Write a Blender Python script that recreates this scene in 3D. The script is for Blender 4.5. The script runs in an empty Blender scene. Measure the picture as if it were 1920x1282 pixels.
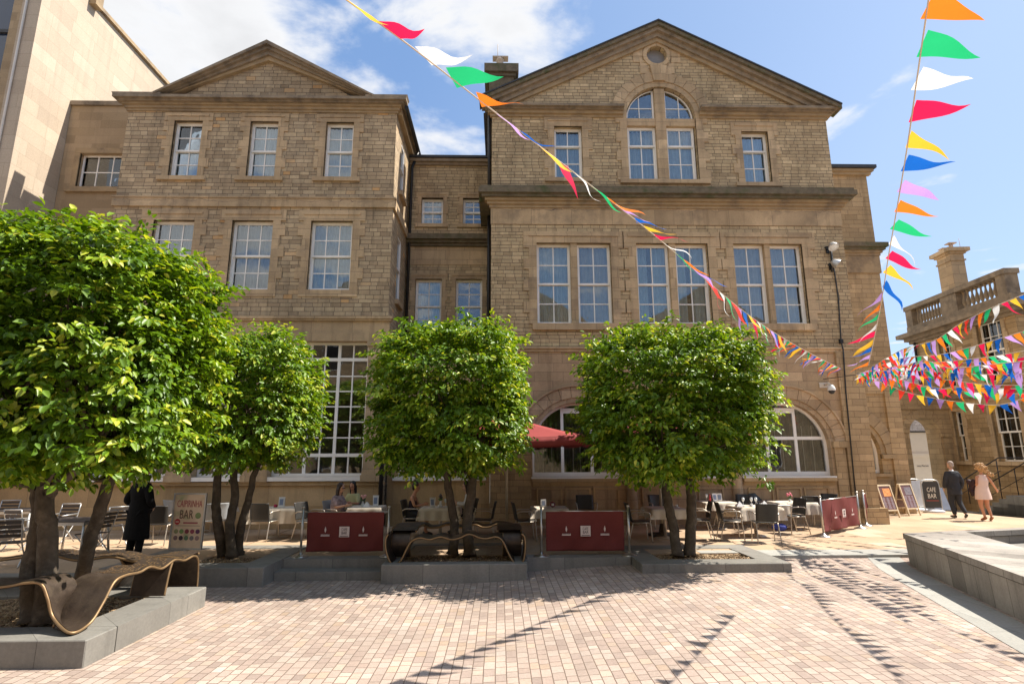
import bpy, bmesh, math, random
import numpy as np
from math import sin, cos, pi, radians as RAD
from mathutils import Vector, Matrix, noise
from mathutils.geometry import tessellate_polygon

S = bpy.context.scene
COL = S.collection
rng = random.Random(7)

# ------------------------------------------------------------------ camera
FPX, PITCH, YAW, ROLL, CH = 1050.0, 11.5, 1.25, -0.17, 2.38
p_, y_, r_ = map(RAD, (PITCH, YAW, ROLL))
FWD = Vector((sin(y_)*cos(p_), cos(y_)*cos(p_), sin(p_)))
RT0 = Vector((cos(y_), -sin(y_), 0)); UP0 = RT0.cross(FWD)
RT = RT0*cos(r_) + UP0*sin(r_); UP = -RT0*sin(r_) + UP0*cos(r_)
cam_d = bpy.data.cameras.new('camera'); cam = bpy.data.objects.new('camera', cam_d); COL.objects.link(cam)
cam_d.sensor_width = 36; cam_d.lens = 36*FPX/1920; cam_d.clip_start = .05; cam_d.clip_end = 5000
m = Matrix((RT, UP, -FWD)).transposed().to_4x4(); m.translation = (0, 0, CH)
cam.matrix_world = m
S.camera = cam
S.render.resolution_x, S.render.resolution_y = 1024, 683

def ray(x, y): return FWD + RT*((x-960)/FPX) - UP*((y-641)/FPX)
def AY(x, y, Y): r = ray(x, y); t = Y/r.y; return Vector((t*r.x, Y, CH+t*r.z))
def AX(x, y, X): r = ray(x, y); t = X/r.x; return Vector((X, t*r.y, CH+t*r.z))
def AZ(x, y, z): r = ray(x, y); t = (z-CH)/r.z; return Vector((t*r.x, t*r.y, z))

# ------------------------------------------------------------------ light
SUN_EL, SUN_AZ = 53.1, 10.0          # azimuth counter-clockwise from +X
sd = bpy.data.lights.new('sun', 'SUN'); sd.energy = 4.3; sd.angle = RAD(.53); sd.color = (1, .93, .83)
sun = bpy.data.objects.new('sun', sd); COL.objects.link(sun)
dv = Vector((cos(RAD(SUN_EL))*cos(RAD(SUN_AZ)), cos(RAD(SUN_EL))*sin(RAD(SUN_AZ)), sin(RAD(SUN_EL))))
sun.rotation_euler = dv.to_track_quat('Z', 'Y').to_euler(); sun.location = dv*60

W = bpy.data.worlds.new('World'); S.world = W; W.use_nodes = True
wn, wl = W.node_tree.nodes, W.node_tree.links
bg = wn['Background']; bg.inputs[1].default_value = .15
sky = wn.new('ShaderNodeTexSky'); sky.sky_type = 'NISHITA'; sky.sun_disc = False
sky.sun_elevation = RAD(SUN_EL); sky.sun_rotation = RAD(90-SUN_AZ); sky.air_density = 1.0; sky.dust_density = .8; sky.ozone_density = 2.0
tc = wn.new('ShaderNodeTexCoord'); sep = wn.new('ShaderNodeSeparateXYZ'); wl.new(tc.outputs['Generated'], sep.inputs[0])
def wmath(op, a, b=None, c=None):
    n = wn.new('ShaderNodeMath'); n.operation = op
    for i, v in enumerate((a, b, c)):
        if v is None: continue
        if isinstance(v, (int, float)): n.inputs[i].default_value = v
        else: wl.new(v, n.inputs[i])
    return n.outputs[0]
zz = wmath('MAXIMUM', sep.outputs[2], .06)
ux = wmath('DIVIDE', sep.outputs[0], zz); uy = wmath('DIVIDE', sep.outputs[1], zz)
cmb = wn.new('ShaderNodeCombineXYZ'); wl.new(ux, cmb.inputs[0]); wl.new(uy, cmb.inputs[1])
nz = wn.new('ShaderNodeTexNoise'); nz.inputs['Scale'].default_value = 2.3; nz.inputs['Detail'].default_value = 11
nz.inputs['Roughness'].default_value = .56; nz.inputs['Distortion'].default_value = .25
mpn = wn.new('ShaderNodeMapping'); mpn.inputs['Location'].default_value = (3.1, 1.7, 0); wl.new(cmb.outputs[0], mpn.inputs[0]); wl.new(mpn.outputs[0], nz.inputs['Vector'])
# cover falls off towards +X
bias = wn.new('ShaderNodeMapRange'); bias.inputs[1].default_value = -.55; bias.inputs[2].default_value = .22
bias.inputs[3].default_value = .19; bias.inputs[4].default_value = -.13; wl.new(sep.outputs[0], bias.inputs[0])
dens = wmath('ADD', nz.outputs['Fac'], bias.outputs[0])
mr = wn.new('ShaderNodeMapRange'); mr.interpolation_type = 'SMOOTHSTEP'
mr.inputs[1].default_value = .455; mr.inputs[2].default_value = .64; wl.new(dens, mr.inputs[0])
mr2 = wn.new('ShaderNodeMapRange'); mr2.inputs[1].default_value = .5; mr2.inputs[2].default_value = .8; mr2.inputs[3].default_value = 1; mr2.inputs[4].default_value = .80
wl.new(dens, mr2.inputs[0])
cc = wn.new('ShaderNodeMixRGB'); cc.blend_type = 'MULTIPLY'; cc.inputs[0].default_value = 1
cc.inputs[1].default_value = (3.1, 3.13, 3.2, 1)
wl.new(mr2.outputs[0], cc.inputs[2])
grad = wn.new('ShaderNodeMapRange'); grad.inputs[1].default_value = -.15; grad.inputs[2].default_value = .65; wl.new(sep.outputs[0], grad.inputs[0])
el_ = wn.new('ShaderNodeMapRange'); el_.inputs[1].default_value = .1; el_.inputs[2].default_value = .6; el_.inputs[3].default_value = .35; el_.inputs[4].default_value = 0; wl.new(sep.outputs[2], el_.inputs[0])
gsum = wmath('MINIMUM', wmath('ADD', grad.outputs[0], el_.outputs[0]), 1.0)
gcol = wn.new('ShaderNodeMixRGB'); wl.new(gsum, gcol.inputs[0]); gcol.inputs[1].default_value = (.58, 1.04, 1.95, 1); gcol.inputs[2].default_value = (1.25, 1.68, 2.42, 1)
pale = wn.new('ShaderNodeMixRGB'); pale.inputs[0].default_value = .78; wl.new(gcol.outputs[0], pale.inputs[2]); wl.new(sky.outputs[0], pale.inputs[1])
mixc = wn.new('ShaderNodeMixRGB'); wl.new(mr.outputs[0], mixc.inputs[0]); wl.new(pale.outputs[0], mixc.inputs[1]); wl.new(cc.outputs[0], mixc.inputs[2])
wl.new(mixc.outputs[0], bg.inputs[0])

S.view_settings.view_transform = 'Standard'; S.view_settings.look = 'None'
S.view_settings.exposure = 1.16; S.view_settings.gamma = 1; S.view_settings.use_curve_mapping = False
S.render.engine = 'CYCLES'
S.cycles.max_bounces = 7; S.cycles.transparent_max_bounces = 10

# ------------------------------------------------------------------ object helpers
def tag(o, label=None, cat=None, group=None, kind=None):
    if label: o['label'] = label
    if cat: o['category'] = cat
    if group: o['group'] = group
    if kind: o['kind'] = kind
    return o
def thing(name, label, cat, loc=(0, 0, 0), rz=0, group=None):
    o = bpy.data.objects.new(name, None); COL.objects.link(o); o.location = loc; o.rotation_euler = (0, 0, rz)
    o.empty_display_size = .2
    return tag(o, label, cat, group)
def copy_tree(o, parent=None):
    c = o.copy(); COL.objects.link(c); c.parent = parent
    for ch in o.children: copy_tree(ch, c)
    return c

class MB:
    """collects geometry; build() links it as one mesh object"""
    def __init__(s): s.v = []; s.f = []; s.mi = []; s.m = 0; s.sm = []; s.smooth = False
    def add(s, vs, fs):
        b = len(s.v); s.v += [tuple(v) for v in vs]
        for f in fs: s.f.append([b+i for i in f]); s.mi.append(s.m); s.sm.append(s.smooth)
        return s
    def box(s, x0, x1, y0, y1, z0, z1, bev=0):
        if x1 < x0: x0, x1 = x1, x0
        if y1 < y0: y0, y1 = y1, y0
        if z1 < z0: z0, z1 = z1, z0
        if bev:
            b = bev; ring = lambda z, i: [(x0+i+b, y0+i, z), (x1-i-b, y0+i, z), (x1-i, y0+i+b, z), (x1-i, y1-i-b, z), (x1-i-b, y1-i, z), (x0+i+b, y1-i, z), (x0+i, y1-i-b, z), (x0+i, y0+i+b, z)]
            rs = [ring(z0, 0), ring(z1-b, 0), ring(z1, b*.7)]
            vs = rs[0]+rs[1]+rs[2]; fs = []
            for k in range(2):
                for i in range(8): j = (i+1) % 8; fs.append((k*8+i, k*8+j, k*8+8+j, k*8+8+i))
            fs += [tuple(range(16, 24)), tuple(range(7, -1, -1))]
            return s.add(vs, fs)
        vs = [(x0,y0,z0),(x1,y0,z0),(x1,y1,z0),(x0,y1,z0),(x0,y0,z1),(x1,y0,z1),(x1,y1,z1),(x0,y1,z1)]
        return s.add(vs, [(0,3,2,1),(4,5,6,7),(0,1,5,4),(1,2,6,5),(2,3,7,6),(3,0,4,7)])
    def obox(s, c, hx, hy, hz, rz=0, M=None):
        R = M if M is not None else Matrix.Rotation(rz, 3, 'Z')
        vs = [Vector(c) + R @ Vector((a*hx, b*hy, d*hz)) for d in (-1, 1) for a, b in ((-1,-1),(1,-1),(1,1),(-1,1))]
        return s.add(vs, [(0,3,2,1),(4,5,6,7),(0,1,5,4),(1,2,6,5),(2,3,7,6),(3,0,4,7)])
    def prism(s, poly, z0, z1):
        n = len(poly); vs = [(x, y, z0) for x, y in poly] + [(x, y, z1) for x, y in poly]
        fs = [tuple(range(n-1, -1, -1)), tuple(range(n, 2*n))] + [(i, (i+1) % n, n+(i+1) % n, n+i) for i in range(n)]
        return s.add(vs, fs)
    def extr(s, poly, y0, y1, ax='y'):
        """poly in (a,z) extruded along y (or x)"""
        n = len(poly); mk = (lambda a, z, d: (a, d, z)) if ax == 'y' else (lambda a, z, d: (d, a, z))
        vs = [mk(a, z, y0) for a, z in poly] + [mk(a, z, y1) for a, z in poly]
        return s.add(vs, [tuple(range(n)), tuple(range(2*n-1, n-1, -1))] + [(i, n+i, n+(i+1) % n, (i+1) % n) for i in range(n)])
    def plate(s, outer, holes, d0, d1, ax='y'):
        """wall with openings: poly in (a,z); front at d0, back at d1"""
        mk = (lambda a, z, d: (a, d, z)) if ax == 'y' else (lambda a, z, d: (d, a, z))
        loops = [outer] + holes; allp = [p for l in loops for p in l]; n = len(allp)
        tri = tessellate_polygon([[Vector((a, z, 0)) for a, z in l] for l in loops])
        vs = [mk(a, z, d0) for a, z in allp] + [mk(a, z, d1) for a, z in allp]
        fs = [tuple(t) for t in tri] + [tuple(n+i for i in reversed(t)) for t in tri]
        k = 0
        for l in loops:
            for i in range(len(l)): a, b = k+i, k+(i+1) % len(l); fs.append((a, b, n+b, n+a))
            k += len(l)
        return s.add(vs, fs)
    def tube(s, pts, r, n=8, caps=True):
        pts = [Vector(p) for p in pts]; rs = r if isinstance(r, (list, tuple)) else [r]*len(pts)
        vs = []; ref = None
        for i, p in enumerate(pts):
            t = (pts[min(i+1, len(pts)-1)] - pts[max(i-1, 0)]).normalized()
            if ref is None: ref = Vector((0, 0, 1)) if abs(t.z) < .9 else Vector((1, 0, 0))
            a = t.cross(ref).normalized(); b = a.cross(t); ref = b
            vs += [p + (a*cos(2*pi*k/n) + b*sin(2*pi*k/n))*rs[i] for k in range(n)]
        fs = [(i*n+k, i*n+(k+1) % n, (i+1)*n+(k+1) % n, (i+1)*n+k) for i in range(len(pts)-1) for k in range(n)]
        sm = s.smooth; s.smooth = True; s.add(vs, fs); s.smooth = sm
        if caps:
            b = len(s.v)-len(vs)
            s.f += [[b+k for k in range(n)], [b+len(vs)-1-k for k in range(n)]]; s.mi += [s.m]*2; s.sm += [False]*2
        return s
    def lathe(s, prof, c=(0, 0, 0), n=16, smooth=True):
        vs = []; c = Vector(c)
        for r, z in prof: vs += [c + Vector((r*cos(2*pi*k/n), r*sin(2*pi*k/n), z)) for k in range(n)]
        fs = [(i*n+k, i*n+(k+1) % n, (i+1)*n+(k+1) % n, (i+1)*n+k) for i in range(len(prof)-1) for k in range(n)]
        fs += [tuple(range(n-1, -1, -1)), tuple(len(vs)-n+k for k in range(n))]
        sm = s.smooth; s.smooth = smooth; s.add(vs, fs); s.smooth = sm; return s
    def ball(s, c, r, n=12, sc=(1, 1, 1), M=None):
        c = Vector(c); k = max(6, n//2); prof = [(sin(pi*i/k), -cos(pi*i/k)) for i in range(k+1)]
        vs = []
        for a, z in prof:
            for j in range(n):
                q = Vector((a*cos(2*pi*j/n)*sc[0], a*sin(2*pi*j/n)*sc[1], z*sc[2]))*r
                vs.append(c + (M @ q if M is not None else q))
        fs = [(i*n+j, i*n+(j+1) % n, (i+1)*n+(j+1) % n, (i+1)*n+j) for i in range(k) for j in range(n)]
        sm = s.smooth; s.smooth = True; s.add(vs, fs); s.smooth = sm; return s
    def mesh(s, name, mats):
        me = bpy.data.meshes.new(name); me.from_pydata(s.v, [], s.f)
        for mt in (mats if isinstance(mats, (list, tuple)) else [mats]): me.materials.append(mt)
        me.polygons.foreach_set('material_index', s.mi); me.polygons.foreach_set('use_smooth', s.sm); me.update()
        return me
    def build(s, name, mats, parent=None, world=True, recalc=True):
        me = s.mesh(name, mats)
        if recalc:
            bm = bmesh.new(); bm.from_mesh(me); bmesh.ops.recalc_face_normals(bm, faces=bm.faces); bm.to_mesh(me); bm.free()
        o = bpy.data.objects.new(name, me); COL.objects.link(o)
        if parent is not None:
            o.parent = parent
            if world:        # vertices are in world space: cancel the roots' translation
                q = parent; t = Vector((0, 0, 0))
                while q is not None: t += q.location; q = q.parent
                o.location = -t
        return o

def arc(cx, cz, r, a0, a1, n=16): return [(cx+r*cos(RAD(a0+(a1-a0)*i/n)), cz+r*sin(RAD(a0+(a1-a0)*i/n))) for i in range(n+1)]
def rect(x0, x1, z0, z1): return [(x0, z0), (x1, z0), (x1, z1), (x0, z1)]
def catmull(P, n=6, closed=False):
    P = [Vector(p) for p in P]; out = []; L = len(P)
    for i in range(L-1):
        a, b, c, d = P[max(i-1, 0)], P[i], P[i+1], P[min(i+2, L-1)]
        for k in range(n):
            t = k/n; out.append(.5*((2*b) + (c-a)*t + (2*a-5*b+4*c-d)*t*t + (-a+3*b-3*c+d)*t**3))
    out.append(P[-1]); return out

# ------------------------------------------------------------------ materials
def nodes(name):
    mt = bpy.data.materials.new(name); mt.use_nodes = True
    return mt, mt.node_tree.nodes, mt.node_tree.links, mt.node_tree.nodes['Principled BSDF']
def lin(c): return (c[0], c[1], c[2], 1)
class NT:
    def __init__(s, n, l): s.n, s.l = n, l
    def mk(s, t, **kw):
        q = s.n.new(t)
        for k, v in kw.items(): setattr(q, k, v)
        return q
    def set(s, sock, v):
        if isinstance(v, bpy.types.NodeSocket): s.l.new(v, sock)
        else: sock.default_value = v
    def math(s, op, a, b=None, c=None, clamp=False):
        q = s.mk('ShaderNodeMath', operation=op, use_clamp=clamp)
        for i, v in enumerate((a, b, c)):
            if v is not None: s.set(q.inputs[i], v)
        return q.outputs[0]
    def mix(s, f, a, b, mode='MIX'):
        q = s.mk('ShaderNodeMixRGB', blend_type=mode); s.set(q.inputs[0], f); s.set(q.inputs[1], a); s.set(q.inputs[2], b); return q.outputs[0]
    def noise(s, vec, scale, detail=4, rough=.55, dist=0):
        q = s.mk('ShaderNodeTexNoise'); q.inputs['Scale'].default_value = scale; q.inputs['Detail'].default_value = detail
        q.inputs['Roughness'].default_value = rough; q.inputs['Distortion'].default_value = dist
        if vec is not None: s.l.new(vec, q.inputs['Vector'])
        return q.outputs['Fac']
    def ramp(s, f, stops, const=False):
        q = s.mk('ShaderNodeValToRGB'); e = q.color_ramp.elements; q.color_ramp.interpolation = 'CONSTANT' if const else 'LINEAR'
        while len(e) < len(stops): e.new(.5)
        for el, (p, c) in zip(e, stops): el.position = p; el.color = lin(c) if len(c) == 3 else c
        s.l.new(f, q.inputs[0]); return q.outputs[0]
    def maprange(s, f, a, b, c=0, d=1):
        q = s.mk('ShaderNodeMapRange'); s.set(q.inputs[0], f)
        for i, v in enumerate((a, b, c, d)): q.inputs[i+1].default_value = v
        return q.outputs[0]
    def vor1(s, w, feat, rand):
        q = s.mk('ShaderNodeTexVoronoi', voronoi_dimensions='1D', feature=feat); s.set(q.inputs['W'], w)
        q.inputs['Scale'].default_value = 1; q.inputs['Randomness'].default_value = rand; return q
    def sep(s, v): q = s.mk('ShaderNodeSeparateXYZ'); s.l.new(v, q.inputs[0]); return q.outputs
    def bump(s, h, strength, dist, bsdf):
        q = s.mk('ShaderNodeBump'); q.inputs['Strength'].default_value = strength; q.inputs['Distance'].default_value = dist
        s.l.new(h, q.inputs['Height']); s.l.new(q.outputs[0], bsdf.inputs['Normal'])

def blocks(name, bh, bw, palette, mortar, mw=.006, rrow=.35, rcol=.75, floor=False, streak=.25, rough=.85, bump=.5, soot=None, tint=.12, bdist=.012):
    """coursed masonry / setts from two 1D Voronoi patterns"""
    mt, n, l, b = nodes(name); t = NT(n, l)
    co = t.mk('ShaderNodeTexCoord').outputs['Object']; X, Y, Z = t.sep(co)
    wob = t.math('MULTIPLY', t.math('SUBTRACT', t.noise(co, 3, 2), .5), bh*.10)
    if floor: u, v = Y, X
    else: u, v = t.math('ADD', X, Y), Z
    v = t.math('ADD', v, wob)
    rw = t.math('MULTIPLY', v, 1/bh)
    r1 = t.vor1(rw, 'F1', rrow); r2 = t.vor1(rw, 'DISTANCE_TO_EDGE', rrow)
    rr = t.sep(r1.outputs['Color'])[0]
    cw = t.math('ADD', t.math('MULTIPLY', u, 1/bw), t.math('MULTIPLY', rr, 917.0))
    c1 = t.vor1(cw, 'F1', rcol); c2 = t.vor1(cw, 'DISTANCE_TO_EDGE', rcol)
    cr = t.sep(c1.outputs['Color'])
    e = t.math('MINIMUM', t.math('MULTIPLY', r2.outputs['Distance'], bh), t.math('MULTIPLY', c2.outputs['Distance'], bw))
    e = t.math('ADD', e, t.math('MULTIPLY', t.math('SUBTRACT', t.noise(co, 38, 3), .5), mw*1.1))
    face = t.maprange(e, mw*.45, mw*1.25)
    col = t.ramp(cr[0], palette, False)
    val = t.maprange(cr[1], 0, 1, 1-tint, 1+tint)
    col = t.mix(1, col, val, 'MULTIPLY')
    fine = t.maprange(t.noise(co, 26, 5, .65), .25, .75, .86, 1.12)
    col = t.mix(1, col, fine, 'MULTIPLY')
    big = t.maprange(t.noise(co, .55, 4, .6, .3), .3, .7, 1-streak, 1+streak*.6)
    col = t.mix(1, col, big, 'MULTIPLY')
    if not floor:
        mp = t.mk('ShaderNodeMapping'); mp.inputs['Scale'].default_value = (2.6, 2.6, .22); l.new(co, mp.inputs[0])
        st = t.maprange(t.noise(mp.outputs[0], 1.6, 5, .6), .52, .76, 1, 1-streak*1.3)
        col = t.mix(1, col, st, 'MULTIPLY')
    if soot: col = t.mix(t.maprange(t.noise(co, 1.1, 6, .62), .53, .72, 0, soot[1]), col, lin(soot[0]))
    col = t.mix(face, lin(mortar), col)
    l.new(col, b.inputs['Base Color']); b.inputs['Roughness'].default_value = rough
    b.inputs['Specular IOR Level'].default_value = .25
    h = t.math('ADD', face, t.math('MULTIPLY', t.noise(co, 30, 5, .7), .55))
    h = t.math('ADD', h, t.math('MULTIPLY', cr[2], .5))
    t.bump(h, bump, bdist, b)
    return mt

def plain(name, col, rough=.6, metal=0, var=.12, scale=6, spec=.4, bump=0, scr=None, **kw):
    mt, n, l, b = nodes(name); t = NT(n, l); co = t.mk('ShaderNodeTexCoord').outputs['Object']
    nn = t.noise(co, scale, 5, .6)
    c = t.mix(1, lin(col), t.maprange(nn, .25, .75, 1-var, 1+var), 'MULTIPLY')
    if scr: c = t.mix(t.maprange(t.noise(co, scr[1], 5, .65), .5, .68), c, lin(scr[0]))
    l.new(c, b.inputs['Base Color']); b.inputs['Roughness'].default_value = rough; b.inputs['Metallic'].default_value = metal
    b.inputs['Specular IOR Level'].default_value = spec
    l.new(t.maprange(t.noise(co, scale*3, 4), .2, .8, max(0, rough-.08), min(1, rough+.08)), b.inputs['Roughness'])
    if bump: t.bump(t.noise(co, scale*6, 5, .7), bump, .01, b)
    return mt

rubble_l = [(0, (0.349,0.258,0.163)), (.2, (0.414,0.309,0.195)), (.45, (0.477,0.357,0.223)), (.7, (0.436,0.335,0.218)), (.88, (0.531,0.405,0.253)), (.955, (0.524,0.396,0.249)), (.985, (0.614,0.370,0.172))]
rubble_r = [(0, (0.418,0.309,0.183)), (.25, (0.491,0.364,0.213)), (.5, (0.545,0.407,0.241)), (.8, (0.491,0.374,0.225)), (1, (0.618,0.467,0.278))]
ash_p = [(0, (0.461,0.330,0.200)), (.35, (0.513,0.372,0.223)), (.7, (0.488,0.356,0.217)), (1, (0.576,0.424,0.258))]
ash_w = [(0, (.44,.30,.155)), (.5, (.51,.35,.185)), (1, (.56,.40,.23))]
M = {}
M['rubble_l'] = blocks('coursed_rubble_stone_grey', .140, .32, rubble_l, (.13,.10,.07), .007, .5, .85, soot=((.16,.13,.10), .4), bump=.8)
M['rubble_r'] = blocks('coursed_rubble_stone_buff', .122, .30, rubble_r, (.12,.09,.062), .007, .45, .8, soot=((.20,.16,.11), .35), bump=.8)
M['ash'] = blocks('dressed_sandstone', .36, .95, ash_p, (.13,.10,.072), .005, .15, .5, soot=((.15,.12,.095), .5), bump=.3)
M['trim'] = blocks('sandstone_trim', 3.0, 1.35, ash_p, (.13,.10,.075), .005, .0, .4, soot=((.14,.115,.09), .6), bump=.3, streak=.3)
M['ash_warm'] = blocks('warm_sandstone_plinth', .62, 1.6, ash_w, (.24,.17,.10), .004, .1, .5, soot=((.24,.18,.12), .35), bump=.25, streak=.2)
M['arch_red'] = blocks('pinkish_sandstone', .30, .85, [(0,(0.404,0.281,0.170)),(.5,(0.477,0.338,0.204)),(1,(0.541,0.389,0.239))], (.14,.10,.075), .005, .2, .6, soot=((.18,.13,.10), .4), bump=.35)
M['tower'] = blocks('tower_sandstone', .19, .52, [(0,(0.401,0.285,0.160)),(.4,(0.468,0.335,0.188)),(.8,(0.435,0.312,0.177)),(1,(0.526,0.378,0.219))], (0.180,0.121,0.073), .006, .4, .8, soot=((0.228,0.160,0.093), .4), bump=.6)
M['pale'] = blocks('pale_modern_stone', .48, 1.05, [(0,(0.448,0.362,0.273)),(.5,(0.479,0.390,0.293)),(1,(0.500,0.414,0.316))], (0.327,0.258,0.189), .005, .0, .7, bump=.12, streak=.10, tint=.05)
M['pale2'] = blocks('pale_wing_stone', .30, .95, [(0,(.33,.24,.145)),(.5,(.38,.28,.17)),(1,(.42,.31,.195))], (.27,.20,.125), .004, .0, .7, bump=.15, streak=.15, tint=.06)
M['setts'] = blocks('pink_granite_setts', .124, .175, [(0,(0.310,0.243,0.204)),(.2,(0.371,0.285,0.235)),(.4,(0.407,0.327,0.270)),(.6,(0.383,0.292,0.238)),(.78,(0.425,0.347,0.292)),(.92,(0.395,0.292,0.213)),(1,(0.462,0.388,0.332))], (.17,.125,.095), .0065, .28, .85, floor=True, streak=.2, bump=.7, tint=.12, bdist=.006, rough=.75)
M['flags'] = blocks('sandstone_flags', .60, .92, [(0,(0.395,0.273,0.169)),(.4,(0.461,0.329,0.216)),(.8,(0.432,0.310,0.197)),(1,(0.498,0.385,0.273))], (.33,.25,.17), .006, .1, .7, floor=True, streak=.12, bump=.2, tint=.07)
M['granite'] = blocks('grey_granite', 2.0, 1.15, [(0,(0.195,0.185,0.163)),(.5,(0.229,0.218,0.192)),(1,(0.264,0.249,0.221))], (0.090,0.086,0.075), .005, .0, .5, streak=.22, bump=.2, tint=.08, rough=.6)
M['granite_f'] = blocks('grey_granite_paving', .62, .8, [(0,(0.300,0.293,0.263)),(.5,(0.342,0.334,0.300)),(1,(0.377,0.369,0.332))], (.2,.2,.19), .006, .1, .5, floor=True, streak=.1, bump=.2, tint=.08)
M['granite_w'] = blocks('granite_wall_slabs', 5, .62, [(0,(0.260,0.234,0.201)),(.5,(0.322,0.289,0.250)),(1,(0.373,0.339,0.293))], (.08,.07,.06), .007, .0, .35, streak=.3, bump=.2, tint=.1)
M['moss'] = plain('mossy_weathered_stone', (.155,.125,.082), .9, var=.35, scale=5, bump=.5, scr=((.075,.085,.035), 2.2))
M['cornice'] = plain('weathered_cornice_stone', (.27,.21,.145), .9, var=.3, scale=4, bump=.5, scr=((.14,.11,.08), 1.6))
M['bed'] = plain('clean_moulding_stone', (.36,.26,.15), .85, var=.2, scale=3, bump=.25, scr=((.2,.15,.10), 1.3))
M['slate'] = plain('roof_slate', (.07,.07,.075), .6, var=.3, scale=7)
M['white'] = plain('white_painted_timber', (.86,.83,.78), .4, var=.06, scale=3)
M['cream'] = plain('cream_painted_timber', (.66,.58,.49), .45, var=.08, scale=3)
M['black'] = plain('black_painted_iron', (.018,.018,.019), .45, var=.3)
M['lead'] = plain('dark_lead_edge', (.04,.04,.043), .5, var=.3)
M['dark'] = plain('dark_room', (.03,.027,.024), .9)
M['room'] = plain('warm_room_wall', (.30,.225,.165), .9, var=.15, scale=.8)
M['steel'] = plain('brushed_steel', (.55,.52,.47), .32, metal=.9, var=.1)
M['alu'] = plain('cast_aluminium', (.50,.50,.49), .4, metal=.7, var=.12)
M['leg'] = plain('satin_chair_metal', (.50,.44,.37), .38, metal=.55, var=.08)
M['blackpl'] = plain('black_moulded_plastic', (.035,.033,.03), .42, var=.1, spec=.5)
M['greypl'] = plain('grey_moulded_plastic', (.28,.29,.30), .45, var=.1)
M['darkwood'] = plain('dark_slatted_wood', (.055,.045,.04), .5, var=.25)
M['bark'] = plain('grey_hornbeam_bark', (.075,.058,.040), .9, var=.4, scale=9, bump=.9, scr=((.13,.105,.075), 7))
M['bronze'] = plain('dark_patinated_bronze', (.066,.047,.034), .44, metal=.4, var=.45, scale=5, bump=.35, scr=((.085,.062,.042), 11))
M['bronze_e'] = plain('worn_bronze_edge', (.27,.175,.09), .5, metal=.55, var=.15)
M['maroon'] = plain('maroon_canvas', (.14,.031,.027), .75, var=.10, scale=3, spec=.2)
M['maroon2'] = plain('maroon_parasol_canvas', (.27,.052,.05), .7, var=.08, scale=3, spec=.2)
M['cloth'] = plain('cream_table_linen', (.62,.54,.43), .85, var=.06)
M['print'] = plain('pale_print', (.62,.52,.48), .7, var=.04)
M['ink'] = plain('dark_ink', (.05,.04,.04), .7)
M['teak'] = plain('pale_wood_frame', (.62,.50,.33), .6, var=.12)
M['china'] = plain('white_china', (.8,.79,.77), .2)
M['rail'] = plain('black_railing', (.02,.018,.02), .4)

def gravel_mat():
    mt, n, l, b = nodes('wood_chip_gravel'); t = NT(n, l); co = t.mk('ShaderNodeTexCoord').outputs['Object']
    v = t.mk('ShaderNodeTexVoronoi'); v.inputs['Scale'].default_value = 34; l.new(co, v.inputs['Vector'])
    c = t.ramp(t.sep(v.outputs['Color'])[0], [(0,(.12,.075,.04)),(.4,(.26,.17,.09)),(.75,(.38,.26,.14)),(1,(.52,.40,.25))])
    l.new(c, b.inputs['Base Color']); b.inputs['Roughness'].default_value = .9; t.bump(v.outputs['Distance'], 1, .03, b); return mt
M['gravel'] = gravel_mat()

def glass_mat():
    mt, n, l, b = nodes('window_glass'); t = NT(n, l); n.remove(b)
    g = t.mk('ShaderNodeBsdfGlossy'); g.inputs['Roughness'].default_value = .015; g.inputs['Color'].default_value = (.92,.96,1,1)
    tr = t.mk('ShaderNodeBsdfTransparent'); tr.inputs['Color'].default_value = (.88,.90,.90,1)
    co = t.mk('ShaderNodeTexCoord').outputs['Object']
    bp = t.mk('ShaderNodeBump'); bp.inputs['Strength'].default_value = .12; bp.inputs['Distance'].default_value = .02
    l.new(t.noise(co, 1.7, 2), bp.inputs['Height']); l.new(bp.outputs[0], g.inputs['Normal'])
    lw = t.mk('ShaderNodeFresnel'); lw.inputs[0].default_value = 1.55
    f = t.maprange(lw.outputs[0], 0, 1, .07, 1)
    mx = t.mk('ShaderNodeMixShader'); l.new(f, mx.inputs[0]); l.new(tr.outputs[0], mx.inputs[1]); l.new(g.outputs[0], mx.inputs[2])
    l.new(mx.outputs[0], n['Material Output'].inputs[0]); return mt
M['glass'] = glass_mat()
def fabric(name, col, tr=.3, var=.1, streak=False):
    mt, n, l, b = nodes(name); t = NT(n, l); co = t.mk('ShaderNodeTexCoord').outputs['Object']
    c = t.mix(1, lin(col), t.maprange(t.noise(co, 5, 3), .3, .7, 1-var, 1+var), 'MULTIPLY')
    l.new(c, b.inputs['Base Color']); b.inputs['Roughness'].default_value = .85; b.inputs['Specular IOR Level'].default_value = .15
    tl = t.mk('ShaderNodeBsdfTranslucent'); l.new(c, tl.inputs[0]); mx = t.mk('ShaderNodeMixShader'); mx.inputs[0].default_value = tr
    l.new(b.outputs[0], mx.inputs[1]); l.new(tl.outputs[0], mx.inputs[2]); l.new(mx.outputs[0], n['Material Output'].inputs[0]); return mt
M['curt_b'] = fabric('pale_blue_net_curtain', (.62,.80,.88), .3)
M['curt_g'] = fabric('grey_curtain', (.55,.56,.52), .15)
M['curt_d'] = fabric('brown_grey_drape', (.22,.19,.16), .1)

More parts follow.
